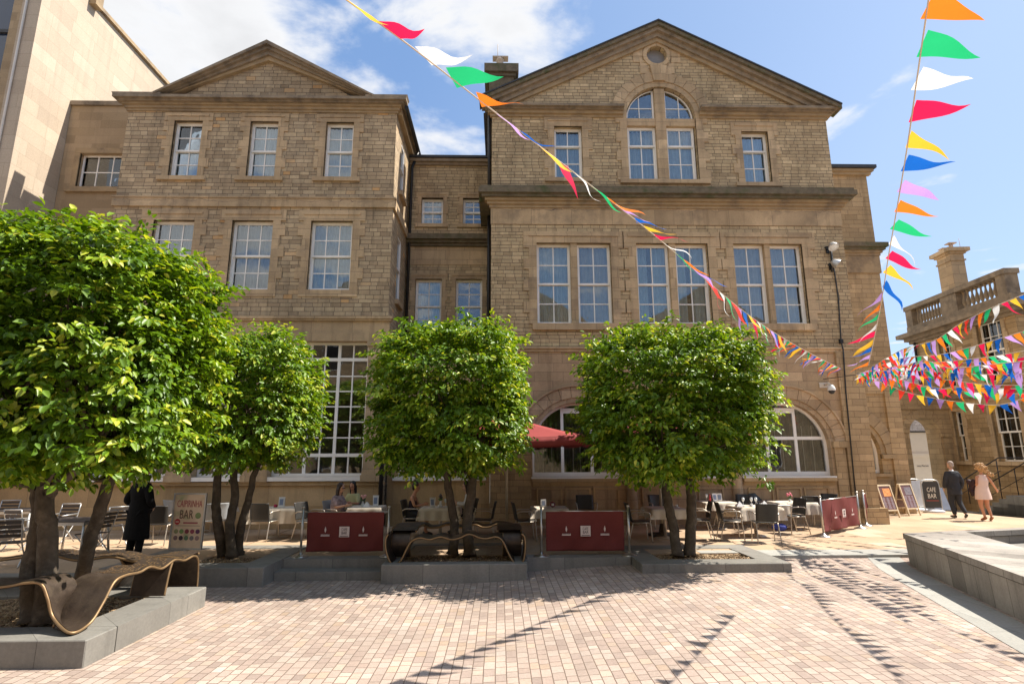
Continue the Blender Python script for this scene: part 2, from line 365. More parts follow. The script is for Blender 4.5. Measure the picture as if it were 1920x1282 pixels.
# ------------------------------------------------------------------ ground
def sstep(t): t = max(0, min(1, t)); return t*t*(3-2*t)
def plaza_z(x, y): return .18*sstep((x+1)/4) + .15*sstep((y-11.4)/1.3)*sstep((x-4.2)/1.6)
TZ = .33
g = MB(); g.box(-900, 900, -900, 900, -.9, -.42); tag(g.build('ground', plain('distant_ground', (.16,.15,.13), .9)), kind='structure')
g = MB(); xs = np.arange(-26, 30.01, .5); ys = np.arange(-16, 13.01, .4); nx, ny = len(xs), len(ys)
g.add([(x, y, plaza_z(x, y)) for y in ys for x in xs], [(j*nx+i, j*nx+i+1, (j+1)*nx+i+1, (j+1)*nx+i) for j in range(ny-1) for i in range(nx-1)])
tag(g.build('plaza_paving', M['setts']), kind='structure')
# terrace: raised slab with granite kerb steps
g = MB(); g.box(-26, -6.05, 10.95, 26, -.1, TZ); g.prism([(-6.0, 12.55), (30, 12.55), (30, 14.5)] + [tuple(AZ(x, y, TZ))[:2] for x, y in ((1990, 977), (1920, 971), (1840, 964), (1765, 957), (1700, 952))] + [(14.0, 26), (-6.0, 26)], -.1, TZ)
tag(g.build('terrace_paving', M['flags']), kind='structure')
g = MB()
g.box(-26, -6.02, 10.60, 10.948, -.1, TZ+.003); g.box(-26, -6.02, 10.25, 10.598, -.1, .165)
g.box(-4.42, -2.3, 12.15, 12.548, -.1, TZ+.003); g.box(-4.42, -2.3, 11.75, 12.148, -.1, .165)
g.box(.55, 2.70, 12.15, 12.548, -.1, TZ+.003)
tag(g.build('terrace_steps', M['granite']), kind='structure')
g = MB(); g.box(5.65, 24, 12.2, 12.9, TZ-.2, TZ+.006); g.box(4.3, 5.65, 12.552, 12.9, TZ, TZ+.006)
tag(g.build('granite_kerb_band', M['granite_f']), kind='structure')

g = MB(); g.box(12, 45, 13.3, 60, -.41, -.40); tag(g.build('lower_court', M['granite_f']), kind='structure')
# ------------------------------------------------------------------ windows
def grid_frame(mb, x0, x1, z0, z1, y, nx, nz, fr=.06, mu=.034, d=.05, thick_x=(), thick_z=()):
    mb.box(x0, x0+fr, y, y+d, z0, z1); mb.box(x1-fr, x1, y, y+d, z0, z1)
    mb.box(x0+fr, x1-fr, y, y+d, z0, z0+fr*1.25); mb.box(x0+fr, x1-fr, y, y+d, z1-fr, z1)
    for i in range(1, nx):
        x = x0 + (x1-x0)*i/nx; w = mu*2.2 if i in thick_x else mu
        mb.box(x-w/2, x+w/2, y+.006, y+d-.012, z0+fr*1.25, z1-fr)
    for k in range(1, nz):
        z = z0 + (z1-z0)*k/nz; w = mu*2.4 if k in thick_z else mu
        mb.box(x0+fr, x1-fr, y+.009, y+d-.015, z-w/2, z+w/2)
def curtain(x0, x1, z0, z1, y, amp=.05, per=.15, gap=None, seed=0):
    mb = MB(); mb.smooth = True; n = max(8, int((x1-x0)/.022)); r = random.Random(seed); vs = []
    ph = [r.uniform(0, 6) for _ in range(3)]
    for i in range(n+1):
        x = x0+(x1-x0)*i/n
        dy = amp*(sin(x*2*pi/per+ph[0]) + .5*sin(x*2*pi/(per*2.3)+ph[1]) + .3*sin(x*2*pi/(per*.57)+ph[2]))
        vs += [(x, y+dy, z0), (x, y+dy, z1)]
    fs = [(2*i, 2*i+2, 2*i+3, 2*i+1) for i in range(n) if not (gap and gap[0] < x0+(x1-x0)*(i+.5)/n < gap[1])]
    return mb.add(vs, fs)
WN = [0]
def sash(root, x0, x1, z0, z1, y, nx=2, nzl=2, nzu=2, cur='curt_b', rev=.17, frame='white', split=.5, gap=None, curz=None, label=None):
    """sliding sash: lower and upper leaf; child of a building at wall face y"""
    WN[0] += 1; yy = y+rev; mb = MB(); zm = z0+(z1-z0)*split
    mb.box(x0, x0+.035, yy-.02, yy+.16, z0, z1); mb.box(x1-.035, x1, yy-.02, yy+.16, z0, z1)
    mb.box(x0+.035, x1-.035, yy-.02, yy+.16, z1-.035, z1); mb.box(x0+.035, x1-.035, yy-.03, yy+.16, z0, z0+.045)
    grid_frame(mb, x0+.036, x1-.036, zm-.02, z1-.036, yy, nx, nzu, .05)
    grid_frame(mb, x0+.036, x1-.036, z0+.046, zm+.02, yy+.055, nx, nzl, .05)
    w = mb.build('window', M[frame], root)
    if label: w['label'] = label
    g = MB(); g.box(x0+.05, x1-.05, yy+.024, yy+.028, zm, z1-.05); g.box(x0+.05, x1-.05, yy+.08, yy+.084, z0+.07, zm-.001)
    g.build('pane', M['glass'], w)
    if cur:
        cz = curz or (z0+.02, z1-.02)
        c = curtain(x0-.05, x1+.05, cz[0], cz[1], yy+.24, gap=gap, seed=WN[0]).build('curtain', M[cur], w, recalc=False)
    return w
def surround(mb, x0, x1, z0, z1, y, w=.2, lint=.32, sill=True, bh=.33, alt=.13, pr=.03):
    """dressed jambs (alternating blocks), lintel"""
    z = z0; k = 0
    while z < z1-.01:
        zt = min(z+bh, z1); ww = w+(alt if k % 2 else 0)
        mb.box(x0-ww, x0, y-pr, y+.06, z+.002, zt-.002); mb.box(x1, x1+ww, y-pr, y+.06, z+.002, zt-.002); z = zt; k += 1
    mb.box(x0-w-alt, x1+w+alt, y-pr-.004, y+.06, z1, z1+lint)
    mb.box(x0-w, x1+w, y-pr-.03, y-pr, z1+lint*.55, z1+lint*.8)
def sillbox(root, x0, x1, z, y, h=.13, pr=.1, ext=.28, parent=None):
    return MB().box(x0-ext, x1+ext, y-pr, y+.17, z-h, z).build('sill', M['trim'], parent or root)
def mould(mb, x0, x1, y, prof, ret=None):
    """horizontal moulding, prof=[(proj,z0,z1)...]; projects the same at both ends when ret"""
    for p, a, b in prof: mb.box(x0-(p if ret in ('l', 'b') else 0), x1+(p if ret in ('r', 'b') else 0), y-p, y+.05, a, b)

# ------------------------------------------------------------------ gabled building on the left
YL = 17.1
LB = thing('gabled_building', 'left grey-brown stone building with a plain triangular pediment', 'building', (-7.95, YL, TZ))
XL0, XL1 = -12.44, -3.5
topw = [(-10.87, -9.93), (-8.35, -7.42), (-5.83, -4.91)]; midw = [(-11.12, -9.82), (-8.62, -7.31), (-6.10, -4.76)]
gw = [(-12.1, -9.75), (-9.0, -7.55), (-6.8, -4.07)]
body = MB(); holes = [rect(a, b, 11.36, 13.38) for a, b in topw] + [rect(a, b, 7.53, 9.84) for a, b in midw]
body.plate(rect(XL0, XL1, 6.55, 13.75), holes, YL, YL+.35)
body.build('wall', M['rubble_l'], LB)
body = MB(); body.plate(rect(XL0+.02, XL1-.02, 1.62, 6.55), [rect(a, b, 1.80, 5.86) for a, b in gw], YL+.02, YL+.35)
body.build('ground_floor_wall', M['ash'], LB)
side = MB(); shol = [rect(18.15, 18.85, 7.5, 9.8), rect(18.15, 18.85, 11.4, 13.3)]
side.plate(rect(YL+.35, 30, TZ-.2, 13.75), shol, XL1, XL1-.35, 'x'); side.build('side_wall', M['rubble_l'], LB)
MB().box(XL0, XL0+.3, YL+.351, 30, TZ-.2, 13.7).build('side_wall', M['rubble_l'], LB)
MB().box(XL0+.3, XL1-.36, 22.0, 22.3, TZ, 13.6).build('room_wall', M['room'], LB)
fl = MB()
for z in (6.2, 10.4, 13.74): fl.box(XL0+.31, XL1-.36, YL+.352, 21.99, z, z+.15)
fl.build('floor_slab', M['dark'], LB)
pw = MB().box(XL0-.06, XL1+.03, YL-.02, YL+.018, TZ, 1.55); pw.box(XL0-.08, XL1+.05, YL-.07, YL+.3, TZ-.02, TZ+.28)
pw.box(XL0-.09, XL1+.07, YL-.1, YL+.2, 1.56, 1.66); pw.box(XL0, XL1-.3, YL+.02, YL+.34, TZ, 1.619)
pw.build('plinth', M['ash_warm'], LB)
for a, b in topw:
    w = sash(LB, a, b, 11.36, 13.38, YL, 2, 2, 2, 'curt_b'); MB().box(a-.32, b+.30, YL-.09, YL+.16, 11.22, 11.358).build('sill', M['trim'], w)
for i, (a, b) in enumerate(midw):
    w = sash(LB, a, b, 7.53, 9.84, YL, 3, 2, 2, 'curt_b' if i == 2 else 'curt_g'); MB().box(a-.25, b+.25, YL-.03, YL+.16, 7.30, 7.528).build('sill', M['ash'], w)
for a, b in topw: sm = MB(); surround(sm, a, b, 11.36, 13.38, YL, .2, .28); sm.build('window_surround', M['ash'], LB)
for a, b in midw: sm = MB(); surround(sm, a, b, 7.53, 9.84, YL, .24, .36, bh=.36, alt=.16); sm.build('window_surround', M['ash'], LB)
# ground floor windows with pilasters
for k, (a, b) in enumerate(gw):
    n = 6 if k == 2 else (3 if k == 1 else 5); mb = MB(); y = YL+.2
    mb.box(a, a+.06, y-.02, y+.1, 1.8, 5.86); mb.box(b-.06, b, y-.02, y+.1, 1.8, 5.86)
    mb.box(a+.06, b-.06, y-.04, y+.1, 1.80, 1.89); mb.box(a+.06, b-.06, y-.02, y+.1, 5.79, 5.86)
    z1, z2 = 2.42, 5.33
    for z in (z1, z2): mb.box(a+.06, b-.06, y-.015, y+.08, z-.05, z+.05)
    cw = (b-a-.12)/n
    for i in range(1, n):
        x = a+.06+cw*i; t = .045 if (n-i) % 2 == 0 else .02
        mb.box(x-t, x+t, y, y+.06, 1.89, 5.79)
    for i in range(1, 6): z = z1+.05+(z2-z1-.1)*i/6; mb.box(a+.06, b-.06, y+.004, y+.05, z-.018, z+.018)
    w = mb.build('window', M['white'], LB)
    MB().box(a+.05, b-.05, y+.03, y+.035, 1.85, 5.82).build('pane', M['glass'], w)
    MB().box(a-.05, b+.05, YL-.16, YL+.18, 1.68, 1.795).build('sill', M['white'], w)
for a, b in [(-9.72, -9.03), (-7.52, -6.84), (-4.04, XL1-.01), (XL0, -12.13)]:
    pm = MB(); pm.box(a, b, YL-.12, YL+.02, 2.05, 5.86); pm.box(a-.05, b+.05, YL-.18, YL+.02, 1.665, 1.85); pm.box(a-.025, b+.025, YL-.15, YL+.02, 1.851, 1.95); pm.box(a-.01, b+.01, YL-.135, YL+.02, 1.951, 2.049)
    pm.box(a-.04, b+.04, YL-.16, YL+.02, 5.70, 5.859)
    pm.build('pilaster', M['ash'], LB)
cm = MB(); mould(cm, XL0, XL1, YL, [(.10, 5.862, 6.12), (.06, 6.121, 6.50), (.13, 6.501, 6.56), (.17, 6.561, 6.64)], 'b'); cm.build('entablature', M['trim'], LB)
cm = MB(); mould(cm, XL0, XL1, YL, [(.07, 10.30, 10.59), (.10, 10.591, 10.64)], 'b')
cm.box(XL1, XL1+.07, YL+.06, 26, 10.30, 10.64); cm.build('string_course', M['trim'], LB)
cm = MB(); mould(cm, XL0, XL1, YL, [(.05, 13.72, 13.80), (.10, 13.801, 13.90), (.16, 13.901, 13.97)], 'b'); cm.box(XL1, XL1+.16, YL+.06, 26, 13.72, 13.97); cm.build('bed_mould', M['bed'], LB)
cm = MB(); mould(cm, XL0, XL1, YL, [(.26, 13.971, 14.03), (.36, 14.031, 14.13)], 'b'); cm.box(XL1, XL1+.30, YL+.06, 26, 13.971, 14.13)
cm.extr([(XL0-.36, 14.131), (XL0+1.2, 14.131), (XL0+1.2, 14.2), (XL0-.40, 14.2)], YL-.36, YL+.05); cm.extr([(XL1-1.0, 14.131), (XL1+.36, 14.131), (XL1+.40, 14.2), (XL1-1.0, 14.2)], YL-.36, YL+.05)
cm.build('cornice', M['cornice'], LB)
ax, az = -7.92, 16.22
for s in (-1, 1):
    ex = XL0+.95 if s < 0 else XL1-.75; ez = 14.2
    rk = MB(); dx, dz = ax-ex, az-ez; L = math.hypot(dx, dz); nx_, nz_ = (-dz/L, dx/L) if s < 0 else (dz/L, -dx/L)
    for (o0, o1, pr) in ((-.50, -.36, .10), (-.36, -.22, .18), (-.22, -.12, .28), (-.12, 0, .38)):
        k0, k1 = dz/dx, 0
        def P(x, o):       # point on the line offset o along the normal (vertical cut)
            return (x, ez+(x-ex)*dz/dx+o/ (abs(dx)/L))
        x0_, x1_ = (ex-(.0), ax) if s < 0 else (ex, ax)
        poly = [P(x0_, o0), P(x1_, o0), P(x1_, o1), P(x0_, o1)]
        poly = [(a, max(b, 14.135)) for a, b in poly]
        rk.m = 1 if o0 == -.50 else 0
        rk.extr(poly, YL-pr, YL+.12)
    rk.build('raking_cornice', [M['cornice'], M['bed']], LB)
MB().plate([(XL0+1.0, 13.9), (XL1-.8, 13.9), (ax, az-.1)], [], YL+.03, YL+.3).build('pediment_wall', M['rubble_l'], LB)
rf = MB()
rf.extr([(XL0-.2, 14.05), (ax, az-.02), (XL1+.2, 14.05)], YL+.1, 30); rf.build('roof', M['slate'], LB)
gt = MB(); gt.tube([(XL1+.34, YL-.1, 13.45+.45), (XL1+.36, 28, 13.9)], .07); gt.tube([(XL1+.34, 19.75, 13.85), (XL1+.12, 19.78, 13.2), (XL1+.1, 19.78, 5.3)], .055)
gt.tube([(XL1+.02, YL-.14, 5.2), (XL1+.02, YL-.14, TZ)], .065); gt.build('downpipe', M['black'], LB)
for z0, z1 in ((7.5, 9.8), (11.4, 13.3)):
    f = MB(); f.box(XL1-.1, XL1-.02, 18.15, 18.22, z0, z1); f.box(XL1-.1, XL1-.02, 18.78, 18.85, z0, z1)
    f.box(XL1-.1, XL1-.02, 18.22, 18.78, z0, z0+.07); f.box(XL1-.1, XL1-.02, 18.22, 18.78, z1-.07, z1); f.box(XL1-.1, XL1-.0, 18.22, 18.78, (z0+z1)/2-.03, (z0+z1)/2+.03)
    w = f.build('window', M['white'], LB); MB().box(XL1-.08, XL1-.07, 18.2, 18.8, z0, z1).build('pane', M['glass'], w)
    MB().box(XL1-.02, XL1+.12, 18.0, 19.0, z0-.16, z0-.002).build('sill', M['ash'], w)

# ------------------------------------------------------------------ recessed link between the gables
YM, XM0, XM1 = 19.9, -3.5, -.3
MD = thing('recessed_wing', 'narrow recessed stone wing between the two gabled buildings with pairs of small sash windows', 'building', (-1.9, YM, TZ))
mw = [(-2.99, -2.17, 10.97, 12.03), (-1.42, -.62, 10.97, 12.03), (-3.12, -2.15, 6.75, 8.8), (-1.64, -.66, 6.75, 8.8)]
MB().plate(rect(XM0+.01, XM1-.01, 5.0, 13.4), [rect(*q) for q in mw], YM, YM+.3).build('wall', M['rubble_r'], MD)
for q in mw: sm = MB(); surround(sm, *q, YM, .14, .22, bh=.4, alt=.06); sm.build('window_surround', M['ash'], MD)
MB().box(XM0+.02, XM1-.02, YM-.02, YM+.05, 9.35, 10.05).build('frieze', M['ash'], MD)
for i, q in enumerate(mw):
    w = sash(MD, *q, YM, 2, 2, 2, ['curt_b', None, 'curt_b', None][i]); MB().box(q[0]-.2, q[1]+.2, YM-.07, YM+.15, q[2]-.14, q[2]-.002).build('sill', M['ash'], w)
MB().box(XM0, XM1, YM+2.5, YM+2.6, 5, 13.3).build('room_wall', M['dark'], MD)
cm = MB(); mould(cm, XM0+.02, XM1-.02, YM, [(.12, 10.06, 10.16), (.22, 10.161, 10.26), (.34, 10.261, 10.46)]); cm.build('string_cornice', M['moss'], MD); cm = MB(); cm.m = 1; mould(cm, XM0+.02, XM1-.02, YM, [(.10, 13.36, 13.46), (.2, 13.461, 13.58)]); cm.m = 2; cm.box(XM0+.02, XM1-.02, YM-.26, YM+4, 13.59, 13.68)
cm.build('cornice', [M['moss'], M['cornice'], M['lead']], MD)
gb = MB(); gb.plate(rect(XM0+.07, XM1-.01, TZ-.1, 5.2), [rect(-3.12, -.52, 1.78, 4.3)], 17.62, 17.9); gb.box(XM0+.06, XM1-.01, 17.901, YM-.01, 5.0, 5.2)
gb.build('ground_floor_wall', M['ash_warm'], MD)
mb = MB(); y = 17.75
grid_frame(mb, -3.12, -.52, 1.78, 4.3, y, 3, 4, .08, .05); w = mb.build('window', M['white'], MD)
MB().box(-3.05, -.6, y+.02, y+.025, 1.85, 4.25).build('pane', M['glass'], w); curtain(-3.15, -.5, 1.8, 4.3, y+.3, seed=5).build('curtain', M['curt_g'], w, recalc=False)
MB().box(-3.25, -.42, 17.5, 17.75, 1.66, 1.779).build('sill', M['white'], w)
dp = MB(); dp.tube([(XM1-.12, YM-.12, 13.3), (XM1-.12, YM-.12, 5.25)], .06); dp.build('downpipe', M['black'], MD)

# ------------------------------------------------------------------ large gabled hall on the right
YR, XR0, XR1 = 17.6, -.3, 11.58
RB = thing('gabled_hall', 'large buff stone hall with a round oculus in its tall gable', 'building', (5.64, YR, TZ))
CX = 5.64
tw = [(1.87, 2.84, 11.66, 13.63), (8.43, 9.37, 11.54, 13.5)]
carch = [(4.42, 11.62), (6.86, 11.62), (6.86, 14.0)] + arc(CX, 14.0, 1.22, 0, 180, 20)[1:-1] + [(4.42, 14.0)]
ocu = arc(5.62, 16.5, .36, 0, 360, 20)[:-1]
pairs = [(1.21, 2.34, 2.56, 3.68), (4.53, 5.64, 5.85, 6.94), (7.80, 8.87, 9.05, 10.13)]
MB().plate([(XR0+.01, 11.0), (XR1-.08, 11.0), (XR1-.08, 14.35), (CX, 17.55), (XR0+.01, 14.35)], [rect(*q) for q in tw]+[carch, ocu], YR, YR+.35).build('gable_wall', M['rubble_r'], RB)
MB().plate(rect(XR0, XR1, 5.75, 10.999), [rect(a, d, 6.56, 9.33) for a, b, c, d in pairs], YR, YR+.35).build('wall', M['rubble_r'], RB)
ars = [2.42, 5.64, 8.92]; AR = 1.42
hol = []
for c in ars: hol.append([(c-AR, 1.75), (c+AR, 1.75), (c+AR, 2.6)] + arc(c, 2.6, AR, 0, 180, 24)[1:-1] + [(c-AR, 2.6)])
MB().plate(rect(XR0, XR1, TZ-.1, 5.749), hol, YR, YR+.35).build('ground_floor_wall', M['arch_red'], RB)
MB().plate(rect(YR+.351, 31, TZ-.2, 14.3), [], XR0, XR0+.3, 'x').build('side_wall', M['rubble_r'], RB)
MB().plate(rect(YR+.351, 31, TZ-.2, 14.3), [], XR1, XR1-.3, 'x').build('side_wall', M['rubble_r'], RB)
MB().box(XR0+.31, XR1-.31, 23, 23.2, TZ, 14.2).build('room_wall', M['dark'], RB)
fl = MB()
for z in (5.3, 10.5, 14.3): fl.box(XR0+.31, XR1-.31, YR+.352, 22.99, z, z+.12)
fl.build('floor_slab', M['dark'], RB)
for q in tw: sm = MB(); surround(sm, *q, YR, .22, .34, bh=.36, alt=.14); sm.build('window_surround', M['ash'], RB)
for a, b, c, d in pairs:
    sm = MB(); surround(sm, a, d, 6.56, 9.33, YR, .26, .40, bh=.37, alt=.18); sm.box(b, c, YR+.02, YR+.30, 6.56, 9.33); sm.build('window_surround', M['ash'], RB)
sm = MB()
z = 11.62; k = 0
while z < 13.9:
    ww = .24 if k % 2 else .40; sm.box(4.42-ww, 4.42, YR-.03, YR+.06, z, z+.36); sm.box(6.86, 6.86+ww, YR-.03, YR+.06, z, z+.36); z += .362; k += 1
sm.box(5.46, 5.82, YR+.03, YR+.3, 11.62, 15.17); sm.box(4.421, 5.459, YR+.05, YR+.3, 13.72, 14.0); sm.box(5.821, 6.859, YR+.05, YR+.3, 13.72, 14.0)
# voussoirs, keystone, oculus ring
def ring(mb, cx, cz, r0, r1, a0, a1, n, y0, y1, gap=.6):
    for i in range(n):
        p0 = a0+(a1-a0)*i/n+gap*.5; p1 = a0+(a1-a0)*(i+1)/n-gap*.5
        k = max(2, int((p1-p0)/5)); o = arc(cx, cz, r1, p0, p1, k); q = arc(cx, cz, r0, p1, p0, k); mb.extr(o+q, y0, y1)
ring(sm, CX, 14.0, 1.22, 1.42, 0, 180, 14, YR-.02, YR+.1, .3); ring(sm, CX, 14.0, 1.42, 1.78, 0, 82, 6, YR-.05, YR+.06, .5); ring(sm, CX, 14.0, 1.42, 1.78, 98, 180, 6, YR-.05, YR+.06, .5)
sm.extr([(CX-.2, 15.42), (CX+.2, 15.42), (CX+.30, 16.02), (CX-.30, 16.02)], YR-.10, YR+.06)
sm.build('arched_window_surround', M['ash'], RB); sm = MB()
ring(sm, 5.62, 16.5, .36, .50, 0, 360, 12, YR-.04, YR+.06, .8)
for a in (20, 160): sm.extr([(5.62+.52*cos(RAD(a))*s_, 16.5+q_) for s_, q_ in ((1.05, -.05), (1.75, -.05), (1.75, .38), (1.0, .38))], YR-.02, YR+.05)
for a in (1, -1): sm.extr([(5.62+a*.25, 15.75), (5.62+a*.62, 15.75), (5.62+a*.62, 16.2), (5.62+a*.42, 16.14)], YR-.02, YR+.05); sm.extr([(5.62+a*.52, 16.2), (5.62+a*.85, 16.2), (5.62+a*.85, 16.43), (5.62+a*.54, 16.43)], YR-.02, YR+.05)
sm.extr([(5.42, 17.0), (5.82, 17.0), (5.78, 17.25), (5.46, 17.25)], YR-.03, YR+.05)
sm.build('oculus_surround', M['ash'], RB)
MB().extr(arc(5.62, 16.5, .40, 0, 360, 20)[:-1], YR+.2, YR+.25).build('oculus_panel', plain('dusty_oculus_glass', (.25,.235,.22), .4), RB)
# arch rings of the ground floor
for i, c in enumerate(ars):
    sm = MB(); a0, a1 = (0 if i == 2 else 36), (180 if i == 0 else 144)
    ring(sm, c, 2.6, AR+.0, AR+.15, 0, 180, 16, YR-.015, YR+.1, .3); ring(sm, c, 2.6, AR+.151, AR+.50, a0, a1, int((a1-a0)/12), YR-.05, YR+.06, .45)
    ring(sm, c, 2.6, AR+.501, AR+.56, a0+1, a1-1, 5, YR-.09, YR+.05, 0); sm.build('arch_ring', M['arch_red'], RB)
for a, b in ((3.86, 4.20), (7.08, 7.48)):
    pm = MB(); c = (a+b)/2; pm.lathe([(.19, TZ), (.19, TZ+.12), (.165, TZ+.14), (.16, 2.35), (.19, 2.38), (.2, 2.5), (.2, 2.6)], (c, YR-.02, 0), 18)
    pm.box(c-.24, c+.24, YR-.24, YR+.02, 2.601, 2.72); pm.build('column', M['arch_red'], RB)
pm = MB(); pm.box(XR0-.0, .96, YR-.07, YR+.02, TZ, 2.6); pm.box(XR0, 1.0, YR-.12, YR+.02, 2.601, 2.76); pm.build('pier', M['tower'], RB); pm = MB()
pm.box(10.42, 10.75, YR-.07, YR+.02, TZ, 2.6); pm.box(10.38, 10.80, YR-.12, YR+.02, 2.601, 2.8); pm.box(10.80, XR1+.02, YR-.10, YR+.1, TZ, 5.64)
pm.build('pier', M['tower'], RB)
pm = MB(); pm.box(10.78, XR1+.18, YR-.22, YR+.4, TZ, .80); pm.build('plinth', M['tower'], RB)
for c in ars:
    pb = MB(); a, b = c-AR, c+AR
    pb.box(a, b, YR-.04, YR+.01, 1.48, 1.60); pb.box(a-.02, b+.02, YR-.14, YR+.01, 1.601, 1.70)
    for i in range(3):
        x = a+.12+(b-a-.24)*i/3; w_ = (b-a-.24)/3-.08
        pb.box(x, x+.05, YR-.035, YR+.01, .75, 1.42); pb.box(x+w_-.05, x+w_, YR-.035, YR+.01, .75, 1.42); pb.box(x+.05, x+w_-.05, YR-.035, YR+.01, 1.37, 1.42); pb.box(x+.05, x+w_-.05, YR-.035, YR+.01, .75, .80)
    pb.build('apron_panel', M['ash_warm'], RB)
    # arched window: frame with mullions, transom and glazing
    mb = MB(); y = YR+.22; R = AR
    outer = [(a, 1.75), (b, 1.75), (b, 2.6)] + arc(c, 2.6, R, 0, 180, 24)[1:-1] + [(a, 2.6)]
    r2 = R-.075; inner = [(c-r2, 1.88), (c+r2, 1.88), (c+r2, 2.6)] + arc(c, 2.6, r2, 0, 180, 24)[1:-1] + [(c-r2, 2.6)]
    mb.plate(outer, [inner], y-.03, y+.09)
    for dx in (-.46, .46): mb.box(c+dx-.045, c+dx+.045, y, y+.07, 1.88, 2.6+math.sqrt(r2*r2-.46*.46)-.01)
    mb.box(c-r2, c-.505, y+.002, y+.068, 2.86, 2.96); mb.box(c-.415, c+.415, y+.002, y+.068, 2.86, 2.96); mb.box(c+.505, c+r2-.03, y+.002, y+.068, 2.86, 2.96)
    mb.box(c-.415, c+.415, y+.002, y+.068, 3.70, 3.86)
    w = mb.build('window', M['white'], RB)
    MB().extr([(a+.02, 1.8), (b-.02, 1.8), (b-.02, 2.6)] + arc(c, 2.6, R-.02, 0, 180, 24)[1:-1] + [(a+.02, 2.6)], y+.03, y+.035).build('pane', M['glass'], w)
    cu = curtain(a+.0, b-.0, 1.75, 4.0, y+.42, .045, .16, seed=int(c*10)); cu.build('curtain', M['curt_d'], w, recalc=False)
    sp = MB(); 
    for dx in (-1.05, -.78, -.1, .12, .78, 1.1): sp.box(c+dx-.012, c+dx+.012, y+.2, y+.22, 1.8, 3.3)
    sp.build('blind_rail', M['cream'], w)
    MB().box(a-.04, b+.04, YR-.10, YR+.18, 1.70, 1.749).build('sill', M['white'], w)
for q in tw:
    w = sash(RB, *q, YR, 2, 2, 1, 'curt_b', rev=.2, split=.66); MB().box(q[0]-.34, q[1]+.3, YR-.1, YR+.18, q[2]-.14, q[2]-.002).build('sill', M['trim'], w)
for x0, x1 in ((4.46, 5.455), (5.825, 6.82)):
    w = sash(RB, x0, x1, 11.63, 13.715, YR, 2, 2, 1, 'curt_b', rev=.2, split=.66)
    s = 1 if x0 > CX else -1; xi = 5.825 if s > 0 else 5.455; rr = 1.19
    pts = [(xi, 14.005)] + ([(CX+rr*cos(RAD(a)), 14.005+rr*sin(RAD(a))) for a in np.linspace(1, 81, 12)] if s > 0 else [(CX-rr*cos(RAD(a)), 14.005+rr*sin(RAD(a))) for a in np.linspace(1, 81, 12)])
    cxm = sum(p[0] for p in pts)/len(pts); czm = sum(p[1] for p in pts)/len(pts)
    inn = [(CX+s*max(.245, s*(p[0]-CX)*.955-.0), 14.05+(p[1]-14.005)*.945) for p in pts]
    mb = MB(); mb.plate(pts, [inn], YR+.17, YR+.24)
    mb.box(CX+s*.71-.012, CX+s*.71+.012, YR+.18, YR+.22, 14.04, 14.92); mb.box(min(CX+s*.24, CX+s*1.08), max(CX+s*.24, CX+s*1.08), YR+.183, YR+.223, 14.46, 14.485)
    w = mb.build('window', M['white'], RB); MB().extr(pts, YR+.205, YR+.21).build('pane', M['glass'], w)
    curtain(min(CX+s*.2, CX+s*1.2), max(CX+s*.2, CX+s*1.2), 14.0, 15.2, YR+.45, seed=int(x0*9)).build('curtain', M['curt_b'], w, recalc=False)
MB().box(4.1, 7.2, YR-.1, YR+.19, 11.48, 11.618).build('sill', M['trim'], RB)
for i, (a, b, c, d) in enumerate(pairs):
    for k, (x0, x1) in enumerate(((a+.004, b-.004), (c+.004, d-.004))):
        sash(RB, x0, x1, 6.57, 9.33, YR, 2, 2, 2, 'curt_b' if i == 0 and k == 0 else 'curt_g' if i != 1 else 'curt_b', rev=.2, gap=(x0+.45, x0+.6) if i == 1 else None)
    MB().box(a-.16, d+.16, YR-.1, YR+.19, 6.35, 6.566).build('sill', M['trim'], RB)
cm = MB(); mould(cm, XR0, XR1, YR, [(.05, 5.64, 5.73), (.10, 5.731, 5.79)], 'b'); cm.build('string_course', M['trim'], RB)
cm = MB(); cm.box(XR0-.02, XR1+.02, YR-.03, YR+.02, 9.98, 10.56); cm.box(XR0+.0, XR1-.1, YR-.04, YR+.02, 11.23, 11.38); cm.build('frieze', M['trim'], RB)
cm = MB(); mould(cm, XR0, XR1, YR, [(.07, 10.561, 10.66), (.14, 10.661, 10.76), (.22, 10.761, 10.85)], 'b'); cm.build('bed_mould', M['bed'], RB)
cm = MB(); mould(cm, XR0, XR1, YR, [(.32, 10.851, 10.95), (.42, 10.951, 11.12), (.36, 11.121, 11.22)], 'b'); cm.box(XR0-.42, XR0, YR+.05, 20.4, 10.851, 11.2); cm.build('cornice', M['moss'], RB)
for x0, x1, rt in ((XR0, 4.30, 'l'), (6.98, XR1-.08, 'r')):
    cm = MB(); cm.m = 0; mould(cm, x0, x1, YR, [(.24, 14.17, 14.22), (.34, 14.221, 14.31)], rt); cm.m = 1; mould(cm, x0, x1, YR, [(.06, 13.97, 14.06), (.14, 14.061, 14.169)], rt); cm.build('pediment_cornice', [M['cornice'], M['bed']], RB)
az = 17.62
for s in (-1, 1):
    ex = XR0-.42 if s < 0 else XR1+.30; ez = 14.50 if s < 0 else 14.34; dx, dz = CX-ex, az-ez; L = math.hypot(dx, dz)
    rk = MB()
    for (o0, o1, pr, mm) in ((-.56, -.42, .10, 1), (-.42, -.27, .18, 0), (-.27, -.15, .30, 0), (-.15, -.03, .40, 2), (-.03, .02, .44, 3)):
        f = lambda x, o: (x, ez+(x-ex)*dz/dx+o*L/abs(dx))
        rk.m = mm; xs_ = ex if o0 > -.2 else ex-s*abs(o0)*1.6
        rk.extr([f(xs_, o0), f(CX, o0), f(CX, o1), f(xs_, o1)], YR-pr, YR+.15)
    rk.build('raking_cornice', [M['cornice'], M['bed'], M['moss'], M['lead']], RB)
